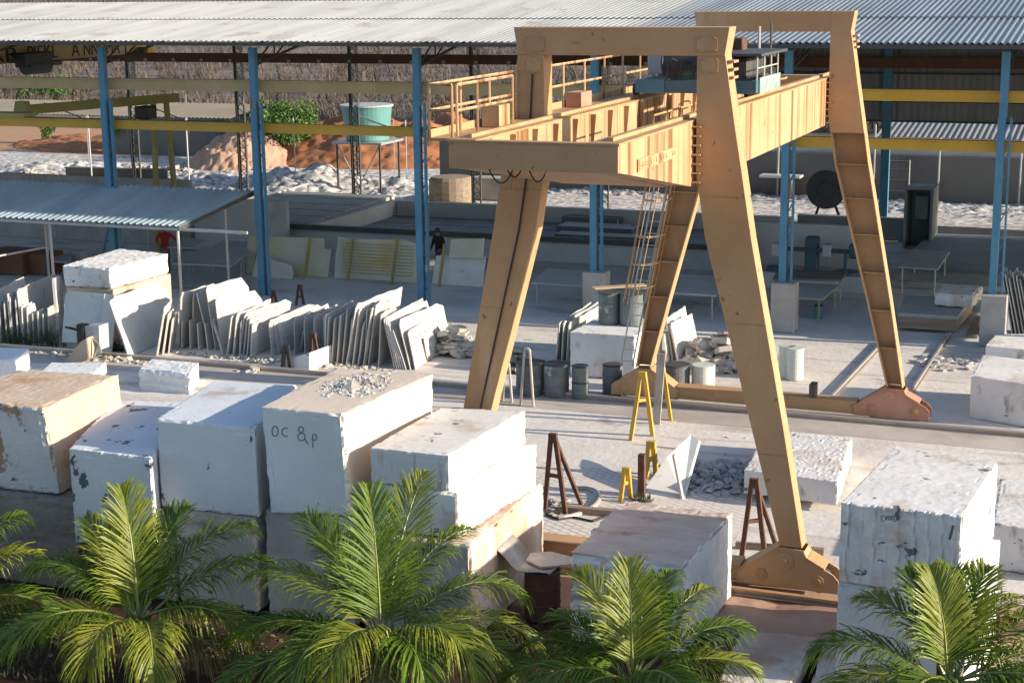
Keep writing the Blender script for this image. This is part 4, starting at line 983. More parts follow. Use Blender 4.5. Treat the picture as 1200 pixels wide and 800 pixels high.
drum('pale grey drum on the cracked block, right one of two',0,0,0,.86,zb=1.235,r=.32,loc=(at(741,379,1.235).x,at(741,379,1.235).y-.1,0),group=GD)
drum('pale lettered drum in front of the rubble heap',824,459,27,.72,open_=True,mtl='bucket',group='drums in front of the rubble heap')
drum('wide mottled drum left of the pale lettered drum',793,458,30,.72,open_=True,group='drums in front of the rubble heap')
for i,(u,v) in enumerate(((922,441),(931,444))): drum(['left','right'][i]+' pale green barrel of the pair standing by the near crane leg',u,v,20,.85,open_=True,mtl='bucket',group='pale barrels by the crane leg',name='plastic_barrel',cat='barrel')
dr=drum('rusty black drum under a curved steel plate beside the pinkish block',636,722,42,.86,mtl='drum_rust')
p=at(636,722)
m_=MB(); A_=[p+V((-.62+.14*i,-.25,.92+.55*max(0,(.45-i*.14))**1.3)) for i in range(9)]
vs=[];fs=[]
for i in range(10):
    a=-.75+.115*i; z=.93+(.9*max(0,-.28-a)**1.15)
    for j in range(2): vs.append(p+V((a,-.42+j*.75+.05*math.sin(i),z)))
for i in range(9): fs.append((2*i,2*i+1,2*i+3,2*i+2))
cp=MB().add(vs,fs).build('curved_plate',M['pipe'],None,smooth=True); sm=cp.modifiers.new('s','SOLIDIFY'); sm.thickness=.02
tag(cp,'curved grey steel plate resting on the rusty black drum','steel plate')
q=[(-.25,-.1),(.1,-.32),(.5,-.05),(.42,.3),(0,.42),(-.3,.25)]
tag(MB().ext([p+V((a,b,.985)) for a,b in q],(0,0,.03)).build('flat_plate',M['pipe'],None),'flat pale lid lying on the curved plate over the rusty drum','lid')
p=at(962,372,0); o=drum('small blue plastic tub under the grey shed table',959,373,11,.42,mtl='blue_tub',open_=True,name='plastic_tub',cat='tub')
# board lying across the two drums
a,b_=at(694,340,2.1),at(755,336,2.1); tag(MB().bar((a.x,a.y+.1,2.14),(b_.x,b_.y+.1,2.14),.3,.03).build('timber_board',M['wood_pale'],None),'pale board lying across the two drums on the cracked block','board')
# ------------------------------------------------------------------ A-frame stands
def stand(label,apex,l,r,zb,mtl,group=None,crossf=.55,back=None,wd=.07,name='slab_stand'):
    a=at(l[0],l[1],zb); b_=at(r[0],r[1],zb); y=(a.y+b_.y)/2; t_=onY(apex[0],apex[1],y)
    o=thing(name,label,'stand',(t_.x,y,zb),group)
    for s,p in ((-1,a),(1,b_)):
        MB().bar((p.x,p.y,zb),(t_.x+s*wd*.45,y,t_.z),wd,wd,(0,1,0)).build('leg',M[mtl],o)
    MB().box(t_.x-wd,t_.x+wd,y-wd*.6,y+wd*.6,t_.z-.14,t_.z+.01).build('top_plate',M[mtl],o)
    if crossf:
        pa=a.lerp(t_,crossf); pb=b_.lerp(t_,crossf); MB().bar((pa.x,pa.y-.0,pa.z),(pb.x,pb.y,pb.z),wd*.8,wd*.8,(0,1,0)).build('crossbar',M[mtl],o)
    if back:
        MB().bar((t_.x,y+.04,t_.z-.05),(t_.x+back[0],y+back[1],zb),wd*.9,wd*.9,(0,1,0)).build('rear_leg',M[mtl],o)
    return o
GS='rusty stands in the yard'
stand('tall rust brown stand on the paving beside the pinkish block',(648,508),(638,600),(663,604),ZL,'rust',GS,.48,(.35,.75),.085)
stand('tall rust brown stand beside the near crane leg foot',(884,561),(868,660),(897,657),ZL,'rust',GS,.5,(.3,.8),.085)
stand('black stand in the gap behind the bluish block',(335,404),(330,446),(343,446),ZL,'black',GS,0,None,.09)
stand('rust brown stand between the black stand and the tall block',(367,390),(363,442),(376,440),ZL,'rust',GS,.4,None,.075)
stand('dark stand in front of the slab with dashes',(493,397),(489,436),(501,435),ZL,'rust',GS,0,None,.08)
stand('small rusty stand rising behind the slab row, left one',(320,341),(317,366),(326,364),0,'rust','small stands behind the slab row',.4,None,.07)
stand('small rusty stand rising behind the slab row, right one',(351,334),(347,358),(356,356),0,'rust','small stands behind the slab row',.4,None,.07)
GM_='amber stands on the paving'
stand('tallest amber stand with an upright post on the paving',(753,436),(738,523),(766,519),ZL,'amber',GM_,.62,None,.09)
stand('amber stand with a long slanting leg nearest the far crane leg',(774,418),(770,505),(788,505),ZL,'amber',GM_,0,None,.075)
stand('short amber stand half hidden by the tilted white slab',(763,517),(757,560),(769,556),ZL,'amber',GM_,.5,None,.10)
stand('small amber stand standing alone on the paving',(734,548),(727,588),(739,584),ZL,'amber',GM_,.55,None,.085)
p=at(770,508,ZL); tag(MB().hexa([(p.x-.12,p.y-.04,ZL),(p.x+.06,p.y-.04,ZL),(p.x+.06,p.y+.02,ZL),(p.x-.12,p.y+.02,ZL)],[(p.x+.0,p.y-.04,ZL+2.0),(p.x+.2,p.y-.04,ZL+2.0),(p.x+.2,p.y+.02,ZL+2.0),(p.x+.0,p.y+.02,ZL+2.0)]).build('grey_plank',M['pipe'],None),'grey plank leaning between the two tall amber stands','plank')
p=at(752,582,ZL); tag(MB().box(p.x-.07,p.x+.07,p.y-.07,p.y+.07,ZL,ZL+.95).build('post',M['rust'],None),'short dark post beside the short amber stand','post')
def hoop(label,l,r,top):
    a=at(l[0],l[1],ZL); b_=at(r[0],r[1],ZL); t_=onY(top[0],top[1],a.y); m_=(a+b_)/2
    pts=[a]; w_=.07
    for k in range(7):
        an=R(180-k*30); pts.append(V((t_.x+w_*math.cos(an),m_.y,t_.z-w_+w_*math.sin(an))))
    pts.append(b_)
    return tag(MB().tube(pts,.035,8).build('pipe_stand',M['pipe'],None),label,'pipe stand','bent pipe stands')
hoop('larger bent grey pipe stand by the kerb right of the near left crane leg',(609,487),(626,489),(618,408))
hoop('bent grey pipe stand touching the near left crane leg',(589,482),(601,484),(594,424))
# timber beams lying on the yard
GT='timbers lying on the yard'
def timber(label,p,q,s=.13,zb=ZL,mtl='wood',group=GT):
    a=at(p[0],p[1],zb+s/2); b_=at(q[0],q[1],zb+s/2); a.z=b_.z=zb+s/2+.004
    return tag(MB().bar(a,b_,s,s).build('timber_beam',M[mtl],None,bevel=.01),label,'timber',group)
timber('long dark timber under the front amber stand',(697,517),(803,530))
timber('dark timber under the rear amber stand',(716,498),(826,509))
timber('timber beside the larger bent pipe stand',(598,490),(658,494))
timber('short timber sticking out behind the flat slab block',(598,507),(638,510))
timber('timber behind the tall rust brown stand on the paving',(655,596),(722,601),.15)
timber('timber lying across the feet of the stand by the near crane leg',(862,638),(966,646),.12)
timber('broken timber right of the near crane leg foot',(862,665),(884,666),.10)
q=Bk['i']
timber('brown timber bearer under the wide pale block at the right edge',(1163,656),(1290,672),.2,ZL,'wood_pale')
timber('pale bearer under the low pitted slab block',(874,572),(978,583),.16,ZL,'wood_pale')
p=at(668,590,ZL); tag(MB().tube([p+V((.55*math.cos(R(a_)),1.0*math.sin(R(a_)),.03)) for a_ in range(-80,120,12)],.055,8).build('rubber_hose',M['pipe'],None),'bent grey hose lying on the paving near the rust brown stand','hose')
pts=[at(640,604,ZL),at(655,610,ZL),at(672,607,ZL),at(695,612,ZL),at(712,606,ZL)]
tag(MB().tube([q_+V((0,0,.03)) for q_ in pts],.022,6).build('power_cable',M['rubber'],None),'black cable snaking on the ground beside the rust brown stand','cable')
P=[onY(u,v,at(363,447,ZL).y) for u,v in ((300,434),(363,413),(363,446),(322,447))]
tag(MB().ext(P,(.12,1.1,0)).build('stone_wedge',M['stone'],None,bevel=.02),'wedge shaped white stone behind the black stand and the tall block','stone')
# ------------------------------------------------------------------ rubble
def plates(name,label,cat,c,rx,ry,h,n,seed,mtl,smin=.1,smax=.4,flat=.35,kind='stuff'):
    rr=random.Random(seed); m_=MB()
    for _ in range(n):
        a=rr.random()*6.283; r=rr.random()**.6
        x=c[0]+rx*r*math.cos(a); y=c[1]+ry*r*math.sin(a); z=c[2]+h*(1-r**1.2)*rr.uniform(.5,1)
        s=rr.uniform(smin,smax); k=rr.randint(4,6); th=s*rr.uniform(.12,.3)
        rot=Matrix.Rotation(rr.uniform(0,6.28),3,'Z')@Matrix.Rotation(rr.gauss(0,flat),3,'X')@Matrix.Rotation(rr.gauss(0,flat),3,'Y')
        poly=[rot@V((s*rr.uniform(.35,.6)*math.cos(t_*6.283/k),s*rr.uniform(.35,.6)*math.sin(t_*6.283/k),0))+V((x,y,z)) for t_ in range(k)]
        m_.ext(poly,rot@V((0,0,th)))
    return tag(m_.build(name,M[mtl],None),label,cat,None,kind)
def pl_(name,label,u,v,rx,ry,h,n,seed,mtl,zb=0,**k): 
    p=at(u,v,zb); return plates(name,label,'rubble',p,rx,ry,h,n,seed,mtl,**k)
pl_('rubble_heap','heap of mossy broken slab pieces at the right end of the slab row',532,414,.75,.5,.85,120,1,'rubble_dark',smin=.15,smax=.55,flat=.25)
pl_('rubble_heap','heap of pale broken slab offcuts behind the pale lettered drum',845,428,1.15,.8,.95,150,2,'rubble',smin=.2,smax=.75,flat=.3)
pl_('rubble_heap','heap of brown stone scraps behind the dark grey drum',606,432,.9,.7,.55,110,3,'rubble_dark',smin=.12,smax=.4)
pl_('debris_field','bluish white slab shards scattered on the paving left of the low slab block',838,556,1.3,1.6,.16,480,4,'chips',ZL,smin=.03,smax=.27,flat=.4)
pl_('debris_field','bright stone fragments spread beyond the low slab block',862,522,.9,.7,.18,120,5,'chips',ZL,smin=.05,smax=.3,flat=.2)
pl_('rubble_heap','pale pink rubble heap behind the bluish block',296,446,.9,.6,.35,110,6,'rubble',ZL,smin=.1,smax=.4)
pl_('stone_chips','small white stones on the kerb beside the cart rails',934,472,.9,.25,.1,60,7,'rubble',0,smin=.04,smax=.16)
pl_('stone_chips','gravel strewn along the yard edge right of the low slab block',990,548,.9,1.3,.05,220,8,'chips',ZL,smin=.03,smax=.14)
pl_('stone_chips','stone fragments scattered on the paving under the rust brown stand',650,596,.35,.5,.10,60,18,'rubble',ZL,smin=.04,smax=.2)
pl_('stone_chips','rubble strewn on the dark soil between the palms',60,745,2.4,.8,.04,70,9,'wood',0,smin=.02,smax=.11)
pl_('stone_chips','rubble strewn on the dark soil right of the second palm',600,770,1.2,.9,.04,50,10,'wood',0,smin=.02,smax=.10)
pl_('stone_chips','rubble strewn on the soil left of the third palm',300,760,1.4,.7,.04,50,11,'wood',0,smin=.02,smax=.10)
pl_('stone_chips','stones lying on the soil right of the near crane foot',860,752,.8,.6,.06,90,12,'conc',0,smin=.03,smax=.16)
pl_('rubble_heap','pale rubble on the gravel behind the low shelter',190,206,3.2,1.4,.5,140,13,'rubble',0,smin=.15,smax=.7)
pl_('rubble_heap','white stone pieces on the gravel at the left edge',40,212,3.0,1.2,.6,120,14,'rubble',0,smin=.15,smax=.6)
d=Bk['d']; pc=d.location
plates('stone_chips','pale stone chips lying on top of the block with handwritten marks','stone chips',(pc.x+.02,pc.y+.3,3.69),.62,.95,.04,330,15,'chips',.02,.085,.7)
ta=tag(MB().ext([V((pc.x-.1,pc.y-.1,3.7)),V((pc.x+.12,pc.y-.12,3.7)),V((pc.x+.2,pc.y+.1,3.7)),V((pc.x+.02,pc.y+.12,3.82))],(0,.05,.03)).build('stone_shard',M['conc'],None),'grey shard lying among the chips on the block with handwritten marks','stone shard')
pl_('stone_chips','stone scraps strewn along the foot of the leaning slab row',330,424,3.6,.35,.05,200,21,'rubble',0,smin=.04,smax=.2)
pl_('stone_chips','stone scraps strewn at the foot of the left slab pile',120,420,2.4,.35,.05,120,22,'rubble',0,smin=.04,smax=.2)
pl_('stone_chips','white offcuts scattered on the dusty floor beside the right cart rail',1110,425,.9,1.0,.04,60,23,'chips',0,smin=.05,smax=.3,flat=.1)
pl_('stone_chips','small offcuts scattered on the paving near the amber stands',700,520,1.8,1.6,.03,70,24,'chips',ZL,smin=.03,smax=.16,flat=.1)
pl_('stone_chips','dark scraps on the shed floor under the work tables',780,360,3.5,1.5,.04,70,25,'conc',0,smin=.04,smax=.25,flat=.1)
# reddish boulders in front of the near crane foot
GB='flat reddish rock slabs in front of the crane foot'
def rock(label,quad,z0,z1,seed,mtl='stone_rust'): return block(label,quad,z0,z1,mtl,seed,.03,.09,GB,name='rock_slab',cat='rock')
rock('left flat reddish rock slab in front of the near crane foot',[(p.x,p.y) for p in pq(.2,(838,800),(925,810),(958,745),(870,735))],-.1,.2,61)
rock('right flat reddish rock slab in front of the near crane foot',[(p.x,p.y) for p in pq(.2,(945,812),(985,815),(985,752),(968,742))],-.1,.2,62)
# ------------------------------------------------------------------ tables in the shed
def table(label,quad,z,mtl='tabletop',th=.06,group='work tables in the shed',legs=True,legm='galv'):
    P=[at(u,v,z) for u,v in quad]; c=sum(P,V())/4
    o=thing('work_table',label,'table',(c.x,c.y,0),group)
    MB().ext(P,(0,0,th)).build('tabletop',M[mtl],o,bevel=.006)
    if legs:
        for p in P:
            q_=p.lerp(c,.18); MB().tube([(q_.x,q_.y,0),(q_.x,q_.y,z)],.03,6).build('leg',M[legm],o)
    return o
table('grey stone table left of the concrete plinth behind the far crane leg',((622,333),(690,337),(698,320),(641,316)),.85)
table('long grey stone table between the crane legs',((776,344),(840,348),(850,326),(782,322)),.85)
table('dark topped table just right of the column plinth',((905,328),(986,330),(993,320),(912,317)),.9,'tabletop_dark')
table('grey table with an ochre leg in front of the dark topped table',((905,349),(964,352),(984,336),(912,332)),.75,'tabletop',legm='olive')
table('slanted grey table in the right bay',((1052,314),(1099,317),(1113,297),(1070,294)),.95)
table('long pale table nearest the slab row on the left',((203,310),(272,313),(290,298),(215,293)),.8)
table('pale table with boxes behind the long pale table',((243,295),(288,297),(290,285),(262,283)),.8)
table('pale table the worker in red leans over',((196,291),(228,292),(243,282),(198,280)),.9)
table('pale bench under the low shelter',((60,307),(80,309),(84,300),(66,298)),.6)
pl0=thing('slab_pallet','low grey platform of stacked slabs on the floor of the right bay','pallet',at(1095,372))
P=[at(u,v,.42) for u,v in ((1052,372),(1122,376),(1141,352),(1060,352))]
MB().ext([p+V((0,0,.03)) for p in P],(0,0,.12)).build('top_slab',M['tabletop'],pl0,bevel=.01); c_=sum(P,V())/4
MB().ext([V((p.x,p.y,.10)).lerp(V((c_.x,c_.y,.10)),.02) for p in P],(0,0,.345)).build('base',M['wood'],pl0)
a=at(1138,396); b_=at(1150,372); tag(MB().bar(a+V((0,0,.03)),b_+V((0,0,.03)),.35,.05).build('timber_board',M['wood'],None),'grey board on the floor left of the right column plinth','board')
for i,(u,v,w_,h) in enumerate(((8,322,1.5,.9),(40,322,1.3,.8))):
    p=at(u,v); tag(MB().box(p.x-w_/2,p.x+w_/2,p.y,p.y+1.0,0,h).build('wooden_crate',M['rustbeam'],None,bevel=.03),('dark brown crate at the left edge under the low shelter','dark brown crate beside the shelter post')[i],'crate')
p=at(88,318); tag(MB().box(p.x-.3,p.x+.3,p.y,p.y+.5,0,.75).build('stone_cube',M['tabletop'],None,bevel=.03),'small grey stone cube under the low shelter','stone cube')
p=at(133,300); bs=thing('blue_trestle','blue steel trestle standing against the pale wall under the shelter','trestle',p)
for dx in (-.5,.5): MB().bar((p.x+dx,p.y,0),(p.x+dx*.2,p.y+.1,1.5),.06,.06,(0,1,0)).build('leg',M['blue'],bs)
MB().bar((p.x-.35,p.y,.6),(p.x+.35,p.y,.6),.05,.05).build('crossbar',M['blue'],bs)
rr=random.Random(8)
for i in range(5):
    a=at(646+i*3,291-i*7,.3); 
    tag(MB().box(a.x,a.x+3.9-.35*i,a.y,a.y+.9,.27,.55+.09*(i%3)).build('stone_plank',M['tabletop_dark'],None,bevel=.02),('nearest','second','third','fourth','farthest')[i]+' dark stack of planks lying in the basin behind the crane ladder','plank stack','dark plank stacks in the basin')
p=at(858,330); mm=thing('edge_grinder','dark stone edge grinding machine half hidden behind the near crane leg','machine',p)
MB().box(p.x-.5,p.x+.4,p.y,p.y+.8,0,.9).build('base',M['steel_dark'],mm,bevel=.03); MB().box(p.x-.3,p.x+.2,p.y+.2,p.y+.6,.9,2.3).build('column',M['steel_dark'],mm,bevel=.04)
MB().lathe((p.x-.05,p.y-.02,1.6),[(.02,0),(.33,0),(.33,.1),(.02,.12)],18,(0,-1,0)).build('grinding_wheel',M['rust'],mm)
for i,(u,v,h) in enumerate(((60,318,2.4),(175,300,2.2),(268,330,1.5))):
    p=at(u,v); tag(MB().tube([(p.x,p.y,0),(p.x,p.y,h)],.03,6).build('pipe_post',M['galv'],None),('thin pipe post beside the dark crates','thin pipe post left of the worker in red','short pipe post beside the pale tables')[i],'post')
# polishing machine on the basin wall
M['machine']=mat('dark_blue_machine_paint',(.03,.085,.12),None,rough=.5)
pm=thing('polishing_machine','blue arm polishing machine standing on a low base in the shade','machine',(-12.0,54.6,0))
c=onY(951,300,54.6); x=c.x
MB().box(x-1.8,x+2.2,54.0,55.6,0,.55).build('base',M['conc_pale'],pm)
MB().box(x-.22,x+.22,54.5,54.95,.55,1.75).build('column',M['machine'],pm,bevel=.04)
MB().box(x-1.35,x+1.9,54.45,54.6,1.25,1.38).build('arm',M['steel_dark'],pm)
MB().box(x+1.3,x+1.8,54.35,54.7,1.1,1.6).build('motor',M['machine'],pm,bevel=.05); MB().box(x-1.35,x-.8,54.35,54.7,1.05,1.5).build('control_box',M['pale_metal'],pm,bevel=.03)
MB().box(x+.4,x+.7,54.35,54.7,1.1,1.55).build('control_box',M['galv'],pm,bevel=.03)
MB().tube([(x+1.2,54.4,.6),(x+1.2,54.4,1.3)],.06).build('spindle',M['machine'],pm); MB().lathe((x+1.2,54.4,.56),[(.02,0),(.45,0),(.45,.09),(.02,.1)],18).build('polishing_head',M['machine'],pm)
MB().lathe((x-1.2,54.4,.56),[(.02,0),(.3,0),(.3,.14),(.02,.15)],18).build('polishing_head',M['machine'],pm)
# saw disk
sd_=thing('saw_disk','large black stone saw disc on a steel stand behind the crane leg','saw disc',(-13.0,69,0))
c=onY(968,222,69.2); rr_=abs(onY(992,222,69.2).x-onY(946,222,69.2).x)/2
MB().lathe((c.x,69.2,c.z),[(.02,0),(rr_,0),(rr_,.06),(.35,.06),(.32,.14),(.02,.14)],40,(0.1,-1,0)).build('disc',M['steel_dark'],sd_)
MB().bar((c.x-.55,69.4,0),(c.x-.1,69.4,c.z),.10,.10,(0,1,0)).build('leg',M['rust'],sd_); MB().bar((c.x+.7,69.4,0),(c.x+.1,69.4,c.z),.10,.10,(0,1,0)).build('leg',M['rust'],sd_)
MB().box(c.x-.8,c.x+.9,68.9,69.8,0,.22).build('base',M['steel_dark'],sd_)
p=at(1050,240); ra=thing('metal_rack','thin metal rack standing on the gravel before the block wall','rack',p)
for dx in (-.55,.55): MB().tube([(p.x+dx,p.y,0),(p.x+dx,p.y,2.1)],.035,6).build('post',M['pale_metal'],ra)
for z in (.6,1.1,1.6,2.0): MB().box(p.x-.55,p.x+.55,p.y-.03,p.y+.3,z,z+.04).build('shelf',M['steel_dark'],ra)
p=at(925,232); mt=thing('stone_table','small pink legged stone table on the gravel behind the shed','table',p)
MB().box(p.x-1.4,p.x+.6,p.y-.5,p.y+.5,1.0,1.12).build('tabletop',M['slab'],mt,bevel=.02); MB().hexa([(p.x-.3,p.y-.2,0),(p.x+.2,p.y-.2,0),(p.x+.2,p.y+.2,0),(p.x-.3,p.y+.2,0)],[(p.x-.15,p.y-.2,1.0),(p.x+.1,p.y-.2,1.0),(p.x+.1,p.y+.2,1.0),(p.x-.15,p.y+.2,1.0)]).build('leg',M['pinksoil'],mt)
# steel beam lying behind
a=at(78,212); b_=at(197,215); bb=MB(); y=(a.y+b_.y)/2
for z,h in ((.25,.05),(.75,.05)): bb.bar((a.x,a.y,z),(b_.x,b_.y,z),.4,h)
bb.bar((a.x,a.y,.5),(b_.x,b_.y,.5),.06,.45)
tag(bb.build('steel_beam',M['wall'],None),'long grey steel beam lying on the gravel behind the low shelter','steel beam')
# dark water barrel block behind basin
p=onY(519,222,70); tag(MB().lathe((p.x,71,0),[(.05,0),(1.05,0),(1.1,.2),(1.08,1.1),(.95,1.25),(.05,1.28)],20).build('bale',M['wood'],None),'round brown bale standing behind the basin beside the blue column','bale')
p=onY(573,222,72); tag(MB().box(p.x-1,p.x+.9,72,73,0,1.1).build('crate',M['conc'],None,bevel=.05),'grey block shaped crate behind the basin under the near girder','crate')
# teal tank on stand
tk=thing('water_tank','round teal water tank with a pale rim on a steel stand','water tank',(-37.2,74,0))
c0=onY(431,164,74); zt_=onY(431,124,74).z; zb_=c0.z
MB().lathe((c0.x,74,zb_),[(.05,0),(1.06,0),(1.1,.05),(1.28,zt_-zb_-.05),(1.3,zt_-zb_),(1.2,zt_-zb_),(1.15,zt_-zb_-.25),(.05,zt_-zb_-.3)],36).build('tank',M['teal'],tk,smooth=False)
MB().lathe((c0.x,74,zt_-.02),[(1.27,0),(1.36,.0),(1.36,.09),(1.27,.09)],36).build('rim',M['pale_metal'],tk)
MB().box(c0.x-1.4,c0.x+1.4,72.7,75.3,zb_-.12,zb_-.01).build('platform',M['galv'],tk)
for dx in (-1.2,1.2):
    for dy in (-1.1,1.1):
        MB().bar((c0.x+dx,74+dy,0),(c0.x+dx,74+dy,zb_-.12),.08,.08,(0,1,0)).build('leg',M['steel_dark'],tk)
    MB().bar((c0.x+dx,72.9,zb_-.15),(c0.x-dx*.1,72.9,.1),.06,.06,(0,1,0)).build('brace',M['galv'],tk)
MB().tube([(c0.x+.2,72.7,zb_+1.3),(c0.x+2.4,72.4,zb_+.7),(c0.x+3.8,72.2,zb_+.55)],.05).build('inlet_pipe',M['galv'],tk)
m_=MB()
for a_,b_ in ((-.25,0),(0,0)):
    m_.box(c0.x+a_-.08,c0.x+a_+.02,72.75,72.775,zb_+1.45,zb_+1.62)
m_=None
# two thin poles and other posts in the yard behind
for i,(u,v,h) in enumerate(((347,219,3.6),(463,217,3.4),(477,217,3.4),(105,198,4),(222,190,4))):
    p=at(u,v); tag(MB().tube([(p.x,p.y,0),(p.x,p.y,h)],.03,6).build('pole',M['pale_metal' if i in(0,2) else 'galv'],None),'thin upright metal pole standing on the gravel behind the shed','pole','thin poles on the gravel')
a=at(310,232,.9); b_=at(361,218,.9); gr_=MB().tube([(a.x,a.y,.1),(a.x,a.y,.95),(b_.x,b_.y,1.0),(b_.x,b_.y,.1)],.05,6).build('handrail',M['pale_metal'],None); tag(gr_,'white pipe handrail on the gravel behind the left blue column','handrail')
# wrapped machine part on the yard at left
wm=thing('scrap_machine','bent cream and dark scrap machine frame lying on the kerb at left','scrap machine',at(98,425,0))
p=at(98,425,0); 
MB().ext([p+V((-.55,-.1,.05)),p+V((-.1,-.15,.0)),p+V((.25,-.15,.15)),p+V((.22,-.1,.75)),p+V((.0,-.1,.62))],(0,.35,0)).build('cream_panel',M['stone_warm'],wm)
MB().box(p.x-.35,p.x-.05,p.y+.2,p.y+.5,.3,1.05).build('dark_housing',M['black'],wm,bevel=.04)
MB().hexa([p+V((-.05,.25,.35)),p+V((.4,.25,.35)),p+V((.4,.7,.35)),p+V((-.05,.7,.35))],[p+V((-.1,.25,1.0)),p+V((.42,.25,1.05)),p+V((.42,.7,1.05)),p+V((-.1,.7,1.0))]).build('grey_hood',M['conc_pale'],wm)
m_=MB()
for k in range(9): 
    a_=R(-60+k*20); m_.tube([p+V((.32,0,.1)),p+V((.45+.12*math.sin(a_),.1,.35+.2*math.cos(a_))),p+V((.25,.15,.7))],.014,5)
m_.build('cable_coil',M['rubble_dark'],wm)
for dx in (-.7,-.55): MB().bar(p+V((dx,.2,.95)),p+V((-.1,.25,.85)),.05,.05).build('arm',M['black'],wm)
# ------------------------------------------------------------------ marks on blocks (follow the block faces)
def stroke_on(par_block,pts_px,y,width=.03,mtl='paint',name='painted_mark',off=.02):
    m_=MB()
    P=[onY(u,v,y-off) for u,v in pts_px]
    for a,b_ in zip(P[:-1],P[1:]):
        d=(b_-a).normalized(); n=V((d.z,0,-d.x))*width/2; e=d*width*.3
        m_.ext([a-e-n,b_+e-n,b_+e+n,a-e+n],(0,.012,0))
    return m_
def arc(cx,cy,rx,ry,a0,a1,n=12): return [(cx+rx*math.cos(R(lerp(a0,a1,i/n))),cy-ry*math.sin(R(lerp(a0,a1,i/n)))) for i in range(n+1)]
def front_hit(o,u,v):
    """point of the block's real surface under this direction"""
    dg=bpy.context.evaluated_depsgraph_get(); mi=o.matrix_world.inverted()
    bpy.context.view_layer.update()
    d=ray(u,v); ok,loc,nrm,_=o.ray_cast(o.matrix_world.inverted()@CP,d)
    return (o.matrix_world@loc if ok else None)
bpy.context.view_layer.update()
def marks(o,lines,width,mtl='paint',name='painted_mark'):
    for ln_ in lines:
        P=[front_hit(o,u,v) for u,v in ln_]; P=[p for p in P if p]
        if len(P)<2: continue
        m_=MB()
        for a,b_ in zip(P[:-1],P[1:]):
            if (b_-a).length<1e-4: continue
            d=(b_-a).normalized(); n=V((d.z,0,-d.x)).normalized()*width/2; e=d*width*.3; k=V((0,-.006,0))
            m_.ext([a-e-n+k,b_+e-n+k,b_+e+n+k,a-e+n+k],(0,.012,0))
        if m_.v: m_.build(name,M[mtl],o)
d=Bk['d']
marks(d,[arc(322.5,505,3.6,6,0,360,14),arc(335,506,4.5,5,60,300,9),
  arc(353,503,3.0,3.4,0,360,10),arc(353.5,511.5,4.2,4.6,0,360,12),[(357,513),(361,520)],
  [(366.5,509),(367,524)],arc(368.5,512,2.8,3.6,100,-160,9)],.015)
h=Bk['h']
marks(h,[arc(1035,607,2.2,3.5,70,290,8),[(1037,604),(1038.5,609),(1040,604)],arc(1042.5,606.5,1.5,2.4,0,360,8),arc(1046.5,606.5,1.5,2.4,0,360,8),arc(1048.5,607,2.2,3.5,110,-110,8)],.009)
marks(h,[[(1052,593),(1054,596),(1051,602),(1053,608)]],.05,'paint'); marks(h,[[(1117,616),(1115,624),(1113,631)]],.035,'paint')
# handwriting on drums is too faint to read; dark label patch on the pale drum
# dashes on the end slab
for o in [x for x in bpy.data.objects if x.get('label','').startswith('white slab with a row of dashes')]:
    for k in range(7):
        f=k/7; u=lerp(486,522,f); v=lerp(396,371,f)
        P=[front_hit(o,u,v),front_hit(o,u+2.6,v-1.6)]
        if None in P: continue
        a,b_=P; MB().bar(a+V((.006,0,0)),b_+V((.006,0,0)),.02,.02).build('dash_mark',M['paint'],o)
# letters on the near crane carriage and bits of tank writing
cx=[c_ for c_ in gc.children if c_.name.startswith('leg')][0]
a=onY(926,651,Y1-.004)
text_mesh('LO 1',.16,.003,M['crane_rust'],cx,(a.x-.14,Y1-.004,a.z-.05),(R(90),0,0))
text_mesh('35',.28,.004,M['paint'],tk,(c0.x-.35,74-1.265,zb_+1.30),(R(84),0,0))
